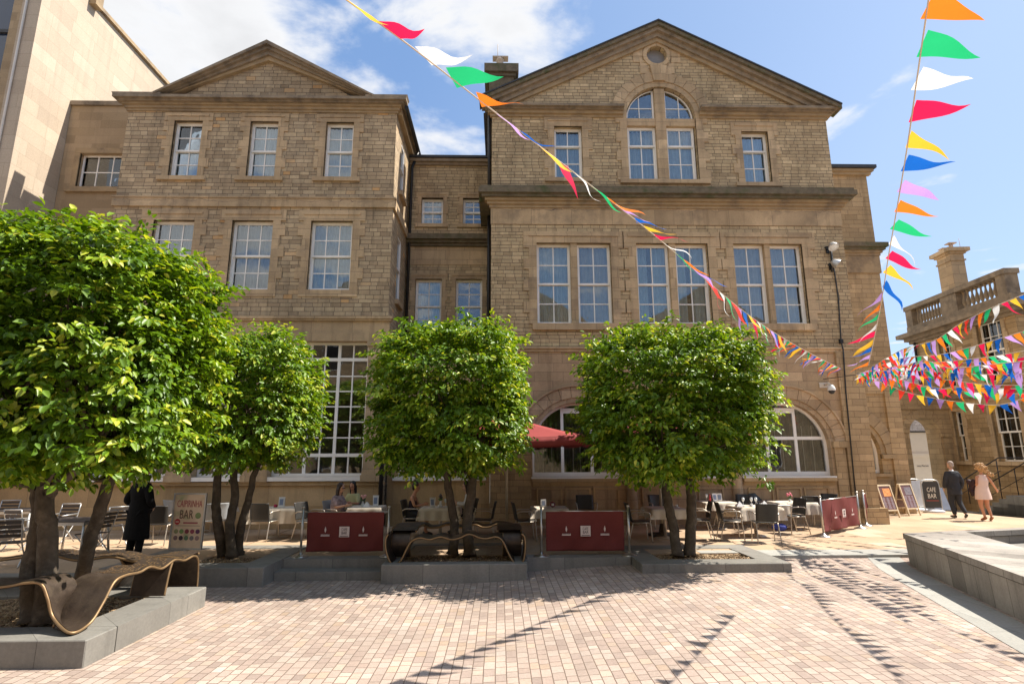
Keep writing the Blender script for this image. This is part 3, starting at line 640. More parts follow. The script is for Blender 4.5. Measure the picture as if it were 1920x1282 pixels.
rf = MB(); rf.extr([(XR0-.3, 14.35), (CX, 17.5), (XR1+.2, 14.3)], YR+.36, 31); roofR = rf.build('roof', M['slate'], RB)
# chimney behind left eave
ch = MB(); ch.box(-.42, .50, 18.6, 19.5, 13.5, 16.3, 0); ch.box(-.50, .58, 18.52, 19.58, 16.301, 16.42); ch.box(-.60, .68, 18.42, 19.68, 16.421, 16.75); ch.box(-.5, .58, 18.52, 19.58, 16.751, 16.82)
c_ = ch.build('chimney', M['moss'], roofR)
pt = MB(); pt.lathe([(.16, 16.82), (.13, 16.9), (.11, 17.25), (.16, 17.28), (.16, 17.34)], (-.02, 19.0, 0), 12); pt.box(-.3, .3, 18.85, 19.15, 17.36, 17.4); pt.tube([(-.1, 18.5, 16.8), (-.1, 18.5, 17.6)], .012)
pt.build('chimney_pot', plain('terracotta_pot', (.5,.42,.34), .7), roofR)
dp = MB(); dp.tube([(XR0-.08, YR+.2, 14.2), (XR0-.08, YR+.2, 11.25)], .06); dp.tube([(XR0-.1, YR+1.2, 10.8), (XR0-.1, YR+1.2, 5.2)], .06); dp.build('downpipe', M['black'], RB)
cb = MB(); cb.tube([AY(1559, 470, YR-.02), AY(1572, 560, YR-.04), AY(1577, 640, YR-.04), AY(1581, 655, YR-.13), AY(1586, 735, YR-.13), AY(1607, 955, YR-.14)], .02, 6)
cb.obox(AY(1577, 640, YR-.05), .05, .05, .07); cb.build('cable', M['black'], RB)

# ------------------------------------------------------------------ tower wing behind the hall
YT, XT0, XT1 = 20.5, XR1+.01, 14.76
TB = thing('tower_wing', 'tall plain stone wing set back to the right of the hall', 'building', (13.2, YT, TZ))
ac, aR, asp = 12.60, 1.28, 2.40
hole = [(ac-aR, 1.72), (ac+aR, 1.72), (ac+aR, asp)] + arc(ac, asp, aR, 0, 180, 20)[1:-1] + [(ac-aR, asp)]
MB().plate(rect(XT0, XT1, TZ-.1, 13.5), [hole], YT, YT+.5).build('wall', M['tower'], TB)
MB().box(XT1-.4, XT1-.0, YT+.501, 26, TZ, 13.5).build('side_wall', M['tower'], TB)
cm = MB(); mould(cm, XT0, XT1, YT, [(.12, 13.4, 13.52), (.20, 13.521, 13.62)], 'r'); cm.m = 1; mould(cm, XT0, XT1, YT, [(.28, 13.63, 13.76)], 'r'); cm.build('cornice', [M['bed'], M['lead']], TB); cm = MB(); cm.m = 0; mould(cm, XT0, XT1, YT, [(.08, 10.0, 10.1), (.14, 10.101, 10.2)], 'r')
cm.m = 2; mould(cm, XT0, XT1, YT, [(.22, 10.201, 10.3), (.30, 10.301, 10.47)], 'r'); cm.m = 0; mould(cm, XT0, XT1, YT, [(.05, 9.3, 9.99)], 'r'); cm.build('string_cornice', [M['bed'], M['lead'], M['moss']], TB)
cm = MB(); mould(cm, XT0, XT1, YT, [(.06, 5.64, 5.75)], 'r'); cm.build('string_course', M['bed'], TB); MB().box(XT0, XT1+.05, YT-.12, YT+.1, TZ, .85).build('plinth', M['tower'], TB)
MB().box(14.25, XT1+.02, YT-.08, YT+.1, .86, 5.6).build('pier', M['tower'], TB); MB().box(XT0, 14.249, YT-.05, YT+.1, 4.6, 5.2).build('frieze', M['tower'], TB)
sm = MB(); ring(sm, ac, asp, aR, aR+.16, 0, 180, 12, YT-.02, YT+.1, .4); ring(sm, ac, asp, aR+.161, aR+.55, 0, 180, 13, YT-.07, YT+.06, .5); sm.box(ac+aR, ac+aR+.5, YT-.1, YT+.06, asp-.15, asp-.002); sm.build('arch_ring', M['bed'], TB)
mb = MB(); y = YT+.25; a, b = ac-aR, ac+aR; r2 = aR-.08
outer = [(a, 1.73), (b, 1.73), (b, asp)] + arc(ac, asp, aR, 0, 180, 20)[1:-1] + [(a, asp)]; inner = [(ac-r2, 1.85), (ac+r2, 1.85), (ac+r2, asp)] + arc(ac, asp, r2, 0, 180, 20)[1:-1] + [(ac-r2, asp)]
mb.plate(outer, [inner], y-.04, y+.1); mb.box(ac+.72, ac+.8, y, y+.08, 1.85, asp+.95); mb.box(ac-r2, ac+.719, y, y+.07, asp+.25, asp+.33); mb.box(ac+.801, ac+r2-.05, y, y+.07, asp+.25, asp+.33)
w = mb.build('window', M['white'], TB); MB().extr(outer, y+.03, y+.035).build('pane', M['glass'], w)
MB().box(a, b, y+.3, y+.32, 1.7, 3.0).build('blind', M['white'], w); MB().box(a-.1, b+.25, YT-.12, YT+.2, 1.62, 1.718).build('sill', M['bed'], w)
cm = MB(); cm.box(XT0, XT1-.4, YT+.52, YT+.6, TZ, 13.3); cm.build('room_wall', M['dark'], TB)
# small metal box on the base
tag(MB().box(12.98, 13.2, YT-.16, YT-.1, .95, 1.2, ).build('vent_grille', M['black'], TB))

KF = 1.36
def farther(o, k=KF):
    o.location = Vector((0, 0, CH))*(1-k)+Vector(o.location)*k; o.scale = (k, k, k)
# ------------------------------------------------------------------ arched link
YA = 21.5
AL = thing('arched_gateway', 'dark stone gateway wall with a round arch between the tower wing and the balustraded building', 'gateway', (16, YA, TZ))
ac, aR, asp = 16.36, .60, 3.20
hole = [(ac-aR, TZ-.1), (ac+aR, TZ-.1), (ac+aR, asp)] + arc(ac, asp, aR, 0, 180, 16)[1:-1] + [(ac-aR, asp)]
MB().plate(rect(XT1+.01, 17.62, TZ-.12, 4.85), [hole], YA, YA+.72).build('wall', M['tower'], AL)
sm = MB(); ring(sm, ac, asp, aR, aR+.3, 0, 180, 9, YA-.04, YA+.06, .8); sm.box(XT1+.02, 17.6, YA-.08, YA+.80, 4.851, 5.0); sm.box(XT1+.02, 17.6, YA-.05, YA+.02, 4.1, 4.22)
sm.box(ac+aR, ac+aR+.35, YA-.07, YA+.02, asp-.14, asp-.002); sm.box(ac+aR+.05, ac+aR+.3, YA-.04, YA+.02, TZ, asp-.15); sm.build('arch_ring', M['tower'], AL)
sb = thing('shopfront_hoarding', 'white boarded shopfront seen through the stone archway', 'hoarding', (16.9, 26, TZ))
hb = MB(); hb.box(14.0, 22.5, 26.0, 26.2, TZ, 3.40); hb.box(14, 22.5, 25.93, 26.0, 2.33, 2.44); hb.build('panel', plain('white_boarding', (.90,.85,.80), .6, var=.04), sb)
def text(s, size, mat, loc, rot, parent=None, name='lettering', ext=.002, sx=1, align='CENTER'):
    c = bpy.data.curves.new(name, 'FONT'); c.body = s; c.size = size; c.extrude = ext; c.align_x = align; c.resolution_u = 2
    o = bpy.data.objects.new(name, c); COL.objects.link(o); dg = bpy.context.evaluated_depsgraph_get()
    me = bpy.data.meshes.new_from_object(o.evaluated_get(dg)); bpy.data.objects.remove(o); bpy.data.curves.remove(c)
    me.materials.clear(); me.materials.append(mat)
    me.transform(Matrix.Diagonal((sx, 1, 1, 1)))
    o = bpy.data.objects.new(name, me); COL.objects.link(o); o.location = loc; o.rotation_euler = rot
    if parent is not None: o.parent = parent
    return o
MB().box(14, 22.5, 25.96, 26.2, 3.401, 3.47).build('dark_rail', M['lead'], sb)
text('ona, Pieroni', .11, plain('grey_lettering', (.18,.17,.18), .6), (19.46-16.9, -.02, 1.52), (pi/2, 0, 0), sb, ext=.004)
farther(AL); farther(sb)
whb = blocks('white_painted_brick', .075, .22, [(0,(.70,.65,.61)),(1,(.86,.81,.77))], (.38,.30,.28), .007, .1, .1)
bb = tag(MB().box(14, 24, 27, 27.3, TZ, 6.2).build('painted_brick_wall', whb), 'white painted brick wall showing in the top of the stone archway', 'wall'); farther(bb)

# ------------------------------------------------------------------ balustraded building on the right (wall runs away from the camera)
BR = thing('balustraded_building', 'stone building on the far right with a rooftop balustrade and a tall square chimney', 'building', (17.57, 23.0, TZ), -pi/2-.061)
def loc_build(mb, name, mat, parent): return mb.build(name, mat, parent, world=False)
Z0 = TZ   # local z = world z - Z0 ; local x = distance from the far corner towards the camera
def lz(z): return z-Z0
bw_ = [(1.48, 2.12, 4.95, 7.05), (3.45, 4.55, 4.9, 7.0), (1.62, 2.10, 2.15, 4.0), (3.48, 4.62, 2.15, 4.08)]
far_m = blocks('balustraded_building_stone', .17, .5, [(0,(0.330,0.224,0.115)),(.5,(0.423,0.289,0.151)),(1,(0.501,0.349,0.191))], (0.162,0.110,0.063), .006, .35, .8, soot=((0.189,0.134,0.079), .5), bump=.6)
loc_build(MB().plate(rect(0, 5.15, -.3, lz(7.2)), [rect(a, b, lz(c), lz(d)) for a, b, c, d in bw_], 0, .35), 'wall', far_m, BR)
loc_build(MB().box(-.0, .3, .351, 8, -.3, lz(7.2)), 'side_wall', far_m, BR)
for a, b, c, d in bw_: sm = MB(); surround(sm, a, b, lz(c), lz(d), 0, .16, .28, bh=.4, alt=.05); sm.box(a-.25, b+.25, -.1, .15, lz(c)-.13, lz(c)-.002); loc_build(sm, 'window_surround', M['ash'], BR)
for a, b, c, d in bw_:
    mb = MB(); nxp = 2 if b-a < .8 else 3; zl, zh = lz(c), lz(d); zm = (zl+zh)/2
    grid_frame(mb, a, b, zm, zh, .14, nxp, 2, .045, .022); grid_frame(mb, a, b, zl, zm+.04, .19, nxp, 2, .045, .022); w = loc_build(mb, 'window', M['white'], BR)
    loc_build(MB().box(a+.02, b-.02, .22, .225, zl+.02, zh-.02), 'pane', M['glass'], w)
loc_build(MB().box(4.85, 5.15, .351, 8, -.3, lz(7.2)), 'side_wall', far_m, BR)
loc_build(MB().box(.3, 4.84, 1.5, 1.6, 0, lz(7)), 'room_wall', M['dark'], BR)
cm = MB(); cm.m = 0
for p, a, b in ((.10, 6.98, 7.1), (.22, 7.101, 7.25), (.42, 7.251, 7.42)): cm.box(-p, 5.15+p, -p, 8, lz(a), lz(b))
cm.box(-.1, 5.25, -.1, 8, lz(7.421), lz(7.72)); cm.box(-.05, 5.2, -.06, .3, lz(4.45), lz(4.6))
loc_build(cm, 'cornice', M['cornice'], BR)
piers = [(-.06, .32), (2.05, 2.88), (4.75, 5.15)]
for a, b in piers: loc_build(MB().box(a, b, -.10, .34, lz(7.721), lz(8.42)), 'parapet_pier', M['cornice'], BR)
loc_build(MB().box(-.10, 5.20, -.14, .38, lz(8.421), lz(8.60)), 'parapet_coping', M['cornice'], BR)
bp = MB(); prof = [(.045, 7.73), (.05, 7.76), (.035, 7.80), (.075, 7.92), (.085, 8.0), (.05, 8.14), (.032, 8.22), (.036, 8.32), (.06, 8.36), (.06, 8.42)]
bm_ = MB().lathe([(r, lz(z)) for r, z in prof], (0, 0, 0), 10).mesh('baluster', M['cornice'])
spans = [(.32, 2.05, 10), (2.88, 4.75, 9)]
for a, b, n in spans:
    for i in range(n):
        o = bpy.data.objects.new('baluster', bm_); COL.objects.link(o); o.parent = BR; o.location = (a+(b-a)*(i+.5)/n, .12, 0)
ch = MB(); ch.box(2.08, 2.80, .0, .52, lz(8.61), lz(10.0)); ch.box(2.04, 2.84, -.04, .56, lz(9.72), lz(9.78)); ch.box(2.02, 2.86, -.06, .58, lz(10.001), lz(10.08)); ch.box(1.92, 2.96, -.16, .68, lz(10.081), lz(10.22))
cf = loc_build(ch, 'chimney', M['ash'], BR)
pt = MB()
for x, h in ((2.22, .16), (2.60, .24)): pt.lathe([(.08, 0), (.07, h)], (x, .25, lz(10.22)), 10); pt.box(x-.13, x+.13, .1, .4, lz(10.22)+h+.005, lz(10.22)+h+.04)
pt.tube([(2.85, .4, lz(10.2)), (2.85, .4, lz(10.6))], .008); loc_build(pt, 'chimney_pot', plain('clay_pot', (.5,.40,.33), .7), cf)
loc_build(MB().box(.1, 5.0, .5, 7.9, lz(7.73), lz(7.78)), 'roof', M['lead'], BR)
loc_build(MB().tube([(.25, -.1, lz(7)), (.25, -.1, 0)], .05), 'downpipe', M['black'], BR)
st = MB(); 
for i in range(6): st.box(3.45+i*.30, 8, -1.15, -.12, -.02, .0+.13*(i+1))
tag(loc_build(st, 'entrance_steps', M['granite'], BR))
rl = thing('handrail', 'black metal handrail beside the grey entrance steps on the right', 'handrail', (0, 0, 0))
def BW(x, y, z):   # local of BR -> world
    return Matrix.Rotation(-pi/2-.061, 3, 'Z') @ Vector((x, y, z))*KF + BR.location
farther(BR); rl.location = BW(2.9, -.3, 0)
rm = MB()
for yy in (-1.3, -.22):
    rm.tube([BW(2.9, yy, .95), BW(5.1, yy, 1.95), BW(7, yy, 1.95)], .025); rm.tube([BW(2.9, yy, .55), BW(5.1, yy, 1.55)], .015)
    for i in range(4): rm.tube([BW(2.9+.7*i, yy, .1+.32*i), BW(2.9+.7*i, yy, .95+.318*i)], .02)
rm.build('rail', M['rail'], rl)

# ------------------------------------------------------------------ pale modern buildings on the left
XW = -15.11
MG = thing('modern_building', 'tall pale smooth stone modern building with dark glazing at the left edge', 'building', (-19, 16.16, TZ))
MB().box(XW-.6, XW, 16.16, 18.35, -.2, 21.4).build('wall', M['pale'], MG)
MB().box(XW-.6, XW-.001, 18.351, 24, -.2, 18.85).build('wall', M['pale'], MG)
fr = MB(); fr.box(-16.0, XW-.602, 16.17, 16.5, -.2, 21.3); fr.m = 1; fr.tube([(-15.55, 16.12, 1), (-15.55, 16.12, 21)], .035); fr.build('front_pier', [M['pale2'], M['cream']], MG)
gl = MB(); gl.box(-22, -16.01, 16.6, 16.63, 0, 21); gl.build('glazing', plain('dark_blue_glass', (.02,.035,.07), .05, spec=.9), MG)
fm = MB()
for z in (3, 6, 9, 12.3, 13.2, 16.2, 19): fm.box(-22, -16.005, 16.52, 16.599, z, z+.12)
for x in (-22, -19): fm.box(x-.05, x+.05, 16.5, 16.59, 0, 21)
fm.build('glazing_bars', M['lead'], MG)
cp = MB(); cp.box(XW-.7, XW+.12, 18.352, 24.1, 18.851, 19.0); cp.m = 0; cp.box(XW-.7, XW+.1, 16.05, 18.5, 21.4, 21.6); cp.box(XW+.001, XW+.25, 18.0, 18.349, 18.7, 22); cp.build('coping', M['bed'], MG)
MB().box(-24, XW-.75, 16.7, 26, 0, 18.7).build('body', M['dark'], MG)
WG = thing('rendered_wing', 'low buff stone wing with one white casement window between the modern and gabled buildings', 'building', (-13.8, 18, TZ))
MB().plate(rect(XW+.01, XL0-.01, -.2, 14.5), [rect(-14.5, -12.93, 11.4, 12.67)], 18.0, 18.3).build('wall', M['pale2'], WG)
cp = MB(); cp.box(XW+.01, XL0-.01, 17.92, 18.5, 14.501, 14.66); cp.build('coping', M['cornice'], WG)
fm = MB(); fm.box(-14.68, -14.5, 17.96, 18.05, 11.4, 12.67); fm.box(-14.68, XL0-.02, 17.955, 18.05, 12.671, 12.86); fm.box(-14.8, XL0-.02, 17.9, 18.1, 11.22, 11.398); fm.build('window_surrounds', M['bed'], WG)
mb = MB(); grid_frame(mb, -14.5, -12.93, 11.4, 12.67, 18.14, 3, 2, .06, .035); w = mb.build('window', M['white'], WG)
MB().box(-14.45, -13, 18.16, 18.165, 11.45, 12.6).build('pane', M['glass'], w); curtain(-14.5, -13.6, 11.4, 12.7, 18.35, seed=3).build('curtain', M['cream'], w, recalc=False)
MB().box(XW+.02, XL0-.02, 20, 20.1, 0, 14.4).build('room_wall', M['dark'], WG)
# low rendered wall under the wing at ground level
LW = thing('buff_wall', 'low warm sandstone wall with engaged pilasters left of the gabled building', 'wall', (-17, 17.3, TZ))
lw = MB(); lw.box(-24, XL0-.1, 17.2, 17.5, TZ, 1.62); lw.box(-24, XL0-.1, 17.1, 17.55, 1.621, 1.74)
for x in (-13.5, -16.2, -19): lw.box(x-.2, x+.2, 17.1, 17.199, TZ, 1.62)
lw.build('wall', M['ash_warm'], LW)
wv = MB(); wv.box(-24, XL0-.1, 17.3, 17.35, 1.741, 2.1); wv.box(-24, XL0-.1, 17.3, 17.36, 5.2, 5.6)
for x in np.arange(-24, XL0-.2, 1.1): wv.box(x, x+.08, 17.3, 17.34, 2.1, 5.2)
wv.build('window', M['white'], LW); MB().box(-24, XL0-.1, 17.38, 17.45, 1.74, 5.6).build('dark_glazing', M['dark'], LW)
# terrace of buildings behind the camera: what the upper windows mirror and what bounds the square
OB = thing('facing_building', 'stone building across the square, mirrored in the hall windows', 'building', (0, -22, 0))
ob = MB(); ob.box(-45, 45, -32, -22, -.4, 15.5); ob.extr([(-45, 15.5), (45, 15.5), (45, 15.9), (-45, 15.9)], -32, -21.5)
for i in range(5): ob.extr([(-42+19*i, 15.9), (-28+19*i, 15.9), (-35+19*i, 20.5)], -30, -22.1)
ob.build('wall', M['tower'], OB)
for z in (1.2, 6.0, 10.8):
    for x in np.arange(-36, 36, 9.0):
        w = MB().box(x, x+1.6, -22.02, -21.94, z, z+2.8).build('window', M['white'], OB); MB().box(x+.08, x+1.52, -21.939, -21.93, z+.08, z+2.72).build('pane', M['dark'], w)

# ================================================================== planters and the raised pool
def planter(name, label, x0, x1, y0, y1, zt, zb, kw, grav=(None,)):
    o = thing(name, label, 'planter', ((x0+x1)/2, (y0+y1)/2, zb))
    k = MB(); k.box(x0, x1, y0, y0+kw, zb-.1, zt, .012); k.box(x0, x1, y1-kw, y1, zb-.1, zt, .012)
    k.box(x0, x0+kw, y0+kw+.002, y1-kw-.002, zb-.1, zt-.001); k.box(x1-kw, x1, y0+kw+.002, y1-kw-.002, zb-.1, zt-.001); k.build('kerb', M['granite'], o)
    g = MB(); n = 40; r = random.Random(3)
    gx0, gx1, gy0, gy1 = x0+kw-.01, x1-kw+.01, y0+kw-.01, y1-kw+.01
    vs = [(gx0+(gx1-gx0)*i/n, gy0+(gy1-gy0)*j/n, zt-.05+.045*noise.noise(Vector((i*.35, j*.35, x0)))+r.uniform(-.012, .012)) for j in range(n+1) for i in range(n+1)]
    g.add(vs, [(j*(n+1)+i, j*(n+1)+i+1, (j+1)*(n+1)+i+1, (j+1)*(n+1)+i) for j in range(n) for i in range(n)])
    c = Vector((0, 0, 0))
    for _ in range(700):
        px, py = r.uniform(gx0, gx1), r.uniform(gy0, gy1); s_ = r.uniform(.012, .03)
        g.obox((px, py, zt-.035), s_, s_*.5, .006, M=Matrix.Rotation(r.uniform(0, 6), 3, 'Z') @ Matrix.Rotation(r.uniform(-.5, .5), 3, 'X'))
    g.build('gravel_bed', M['gravel'], o); return o
planter('planter', 'large low granite planter with wood chip bed at the left front corner', -10.5, -4.80, 7.17, 9.9, .30, 0, .55)
planter('planter', 'low granite planter round the three-stemmed tree behind the left bench', -7.5, -4.43, 11.25, 14.0, .345, 0, .5)
planter('planter', 'grey granite planter under the ribbon bench in the centre', -2.27, .53, 11.4, 14.1, .35, 0, .30)
planter('planter', 'flat granite planter with gravel bed below the tree right of centre', 2.72, 5.62, 11.3, 13.6, .348, .15, .48)

PW = thing('pool_wall', 'raised grey granite pool wall with pale coping at the right edge', 'pool wall', (9.5, 9.5, .3))
out = [(8.3, 11.92), (5.9, 4.6), (13.5, 4.6), (13.5, 13.2)]; inn = [(9.72, 12.02), (7.75, 6.0), (12.2, 6.0), (12.2, 12.6)]
def off(poly, d):
    c = Vector((sum(p[0] for p in poly)/4, sum(p[1] for p in poly)/4)); return [tuple(Vector(p)+(c-Vector(p)).normalized()*d) for p in poly]
def ringprism(mb, o, i, z0, z1, o2=None, i2=None):
    o2 = o2 or o; i2 = i2 or i; n = len(o); vs = [(*p, z0) for p in o]+[(*p, z0) for p in i]+[(*p, z1) for p in o2]+[(*p, z1) for p in i2]
    fs = []
    for k in range(n):
        j = (k+1) % n; fs += [(k, j, 2*n+j, 2*n+k), (n+j, n+k, 3*n+k, 3*n+j), (2*n+k, 2*n+j, 3*n+j, 3*n+k), (n+k, n+j, j, k)]
    mb.add(vs, fs)
mb = MB(); ringprism(mb, off(out, .07), off(inn, -.05), 0, .68, off(out, .03), None); mb.build('wall', M['granite_w'], PW)
mb = MB(); ringprism(mb, out, inn, .695, .80); mb.build('coping', M['granite_w'], PW)
mb = MB(); ringprism(mb, off(out, .06), off(inn, -.03), .68, .696); mb.build('shadow_gap', M['dark'], PW)
mb = MB(); mb.prism(off(inn, -.1), .3, .36); ringprism(mb, off(inn, .0), off(inn, .55), .36, .52); mb.build('pool_floor', M['granite'], PW)
mb = MB(); pts = [(7.45, 12.195), (5.05, 4.6), (5.9, 4.6), (8.3, 11.9), (8.6, 12.195)]
mb.add([(x, y, plaza_z(x, y)+.006) for x, y in pts], [(0, 1, 2, 3, 4)])
gband = MB(); n = 24
for k in range(n):
    t0, t1 = k/n, (k+1)/n; L = lambda t: (7.68-2.5*t, 12.19-7.6*t); R = lambda t: (8.36-2.5*t, 12.19-7.6*t)
    gband.add([(x, y, plaza_z(x, y)+.006) for x, y in (L(t0), L(t1), R(t1), R(t0))], [(0, 1, 2, 3)])
tag(gband.build('granite_paving_strip', M['granite_f']), kind='structure')

# ================================================================== ribbon benches
def ribbon(name, parent, pts, wid, th=.045, n=7, marks=None):
    """pts: near edge; wid: width vectors; a bent bronze strip with worn bright edges"""
    P = catmull(pts, n); Wd = catmull(wid, n); mb = MB(); mb.smooth = True; vs = []; L = len(P)
    for i in range(L):
        t = (P[min(i+1, L-1)]-P[max(i-1, 0)]).normalized(); w = Wd[i]; nn = t.cross(w).normalized()
        for k in range(7): vs.append(P[i]+w*k/6+nn*th/2)
        for k in range(6, -1, -1): vs.append(P[i]+w*k/6-nn*th/2)
    fs = [(i*14+k, i*14+(k+1) % 14, (i+1)*14+(k+1) % 14, (i+1)*14+k) for i in range(L-1) for k in range(14) if k not in (6, 13)]
    mb.add(vs, fs); o = mb.build(name, M['bronze'], parent)
    MB().tube(P, th*.42, 6).build('edge', M['bronze_e'], o); MB().tube([P[i]+Wd[i] for i in range(L)], th*.42, 6).build('edge', M['bronze_e'], o)
    if marks:
        r = random.Random(5); g = MB(); a, b = marks
        for i in range(int(a*L), int(b*L)-1):
            t = (P[i+1]-P[i]); w = Wd[i]; nn = t.cross(w).normalized(); nn = nn if nn.z > 0 else -nn; t = t.normalized()
            for row in range(9):
                f = .12+.76*row/8
                if r.random() < .35: continue
                for q in range(3):
                    c = P[i]+w*(f+r.uniform(-.02, .02))+t*r.uniform(-.02, .02)+nn*(th/2+.002)
                    Mx = Matrix((t, w.normalized(), nn)).transposed(); g.obox(c, r.uniform(.003, .011), r.uniform(.003, .012), .0015, M=Mx)
        g.build('engraving', M['bronze_e'], o)
    return o
B1 = thing('ribbon_bench', 'long dark bronze ribbon bench looping round the nearest tree, engraved seat', 'bench', (-6.5, 8.6, .3))
XE = -5.08
loop = [AY(-260, 1090, 7.45), AY(-120, 1102, 7.45), AY(0, 1100, 7.45), AY(45, 1093, 7.45), AY(76, 1094, 7.47), AY(89, 1120, 7.47), AY(100, 1158, 7.46), AX(132, 1186, XE-.02), AX(168, 1168, XE), AX(193, 1130, XE), AX(214, 1091, XE), AX(235, 1078, XE), AX(262, 1072, XE), AX(282, 1062, XE), AX(304, 1065, XE), AX(328, 1049, XE), AX(346, 1050, XE), AX(363, 1042, XE), AX(371, 1049, XE), AX(371, 1075, XE), AX(369, 1100, XE)]
wy, wx = (0, .46, 0), (-.52, .02, 0)
ribbon('front_seat', B1, loop, [wy]*6+[(-.2, .42, 0), (-.42, .3, 0), (-.5, .12, 0)]+[wx]*12, marks=(.56, .88))
ribbon('side_band', B1, [Vector((-5.09, 9.32, .78)), Vector((-5.09, 9.26, .62)), Vector((-5.09, 9.2, .32))], [(-.5, 0, 0)]*3)
rb = [(-9.6, 9.75, .75), (-9.0, 9.72, .80), (-8.4, 9.7, .72), (-7.9, 9.7, .78), (-7.3, 9.7, .84), (-6.8, 9.7, .75), (-6.3, 9.72, .80), (-5.9, 9.75, .72), (-5.5, 9.78, .78), (-5.15, 9.78, .76)]
ribbon('rear_seat', B1, rb, [(0, .46, 0)]*10, marks=(.05, .95))
for x in (-7.7, -6.2): ribbon('rear_leg', B1, [Vector((x, 9.8, .77)), Vector((x+.12, 9.8, .55)), Vector((x-.03, 9.8, .32))], [(0, .4, 0)]*3)
B2 = thing('ribbon_bench', 'dark bronze ribbon bench with rolled ends around the central tree', 'bench', (-.87, 12.4, .35))
Yb = 11.62
fr_ = [(728, 1001), (723, 1012), (724, 1032), (731, 1052), (741, 1059), (752, 1050), (762, 1030), (772, 1014), (788, 1008), (806, 1011), (826, 1006), (846, 1011), (862, 1008), (880, 1001), (900, 1008), (914, 1009), (930, 1006), (942, 1013), (952, 1034), (962, 1052), (972, 1060), (981, 1052), (985, 1030), (984, 1008), (978, 1000)]
ribbon('front_seat', B2, [AY(x, y, Yb) for x, y in fr_], [(0, .48, 0)]*len(fr_))
rr_ = [(735, 992), (745, 986), (790, 984), (806, 989), (822, 988), (840, 983), (856, 988), (872, 988), (890, 983), (905, 988), (920, 987), (934, 982), (965, 986), (975, 992)]
ribbon('rear_seat', B2, [AY(x, y, 13.35) for x, y in rr_], [(0, .45, 0)]*len(rr_))
a = AY(728, 1001, Yb); b = AY(978, 1000, Yb)
for xa, s in ((a.x-.02, 1), (b.x+.02, -1)):
    ribbon('side_band', B2, [Vector((xa, 12.08, a.z-.01)), Vector((xa, 12.5, a.z+.02)), Vector((xa, 13.0, a.z)), Vector((xa, 13.4, a.z-.02))], [(.5*s, 0, 0)]*4)
    ribbon('side_leg', B2, [Vector((xa+.02*s, 12.45, a.z-.02)), Vector((xa+.02*s, 12.14, a.z-.05)), Vector((xa+.02*s, 12.04, a.z-.2)), Vector((xa+.02*s, 12.06, .55)), Vector((xa+.02*s, 12.16, .38))], [(.36*s, 0, 0)]*5)

# ================================================================== trees
def leaf_material(name, a, b, c, young):
    mt, n, l, bs = nodes(name); t = NT(n, l)
    at = t.mk('ShaderNodeAttribute'); at.attribute_name = 'leafvar'
    s = t.sep(at.outputs['Color'])
    col = t.ramp(s[0], [(0, a), (.5, b), (1, c)]); col = t.mix(s[1], col, lin(young))
    l.new(col, bs.inputs['Base Color']); bs.inputs['Roughness'].default_value = .42; bs.inputs['Specular IOR Level'].default_value = .45
    tl = t.mk('ShaderNodeBsdfTranslucent'); tc_ = t.mix(1, col, (1.45, 1.35, .35, 1), 'MULTIPLY'); l.new(tc_, tl.inputs[0])
    mx = t.mk('ShaderNodeMixShader'); mx.inputs[0].default_value = .30; l.new(bs.outputs[0], mx.inputs[1]); l.new(tl.outputs[0], mx.inputs[2])
    l.new(mx.outputs[0], n['Material Output'].inputs[0]); return mt
M['leaf'] = leaf_material('hornbeam_leaves', (.048,.105,.008), (.125,.235,.013), (.29,.41,.024), (.54,.56,.07))

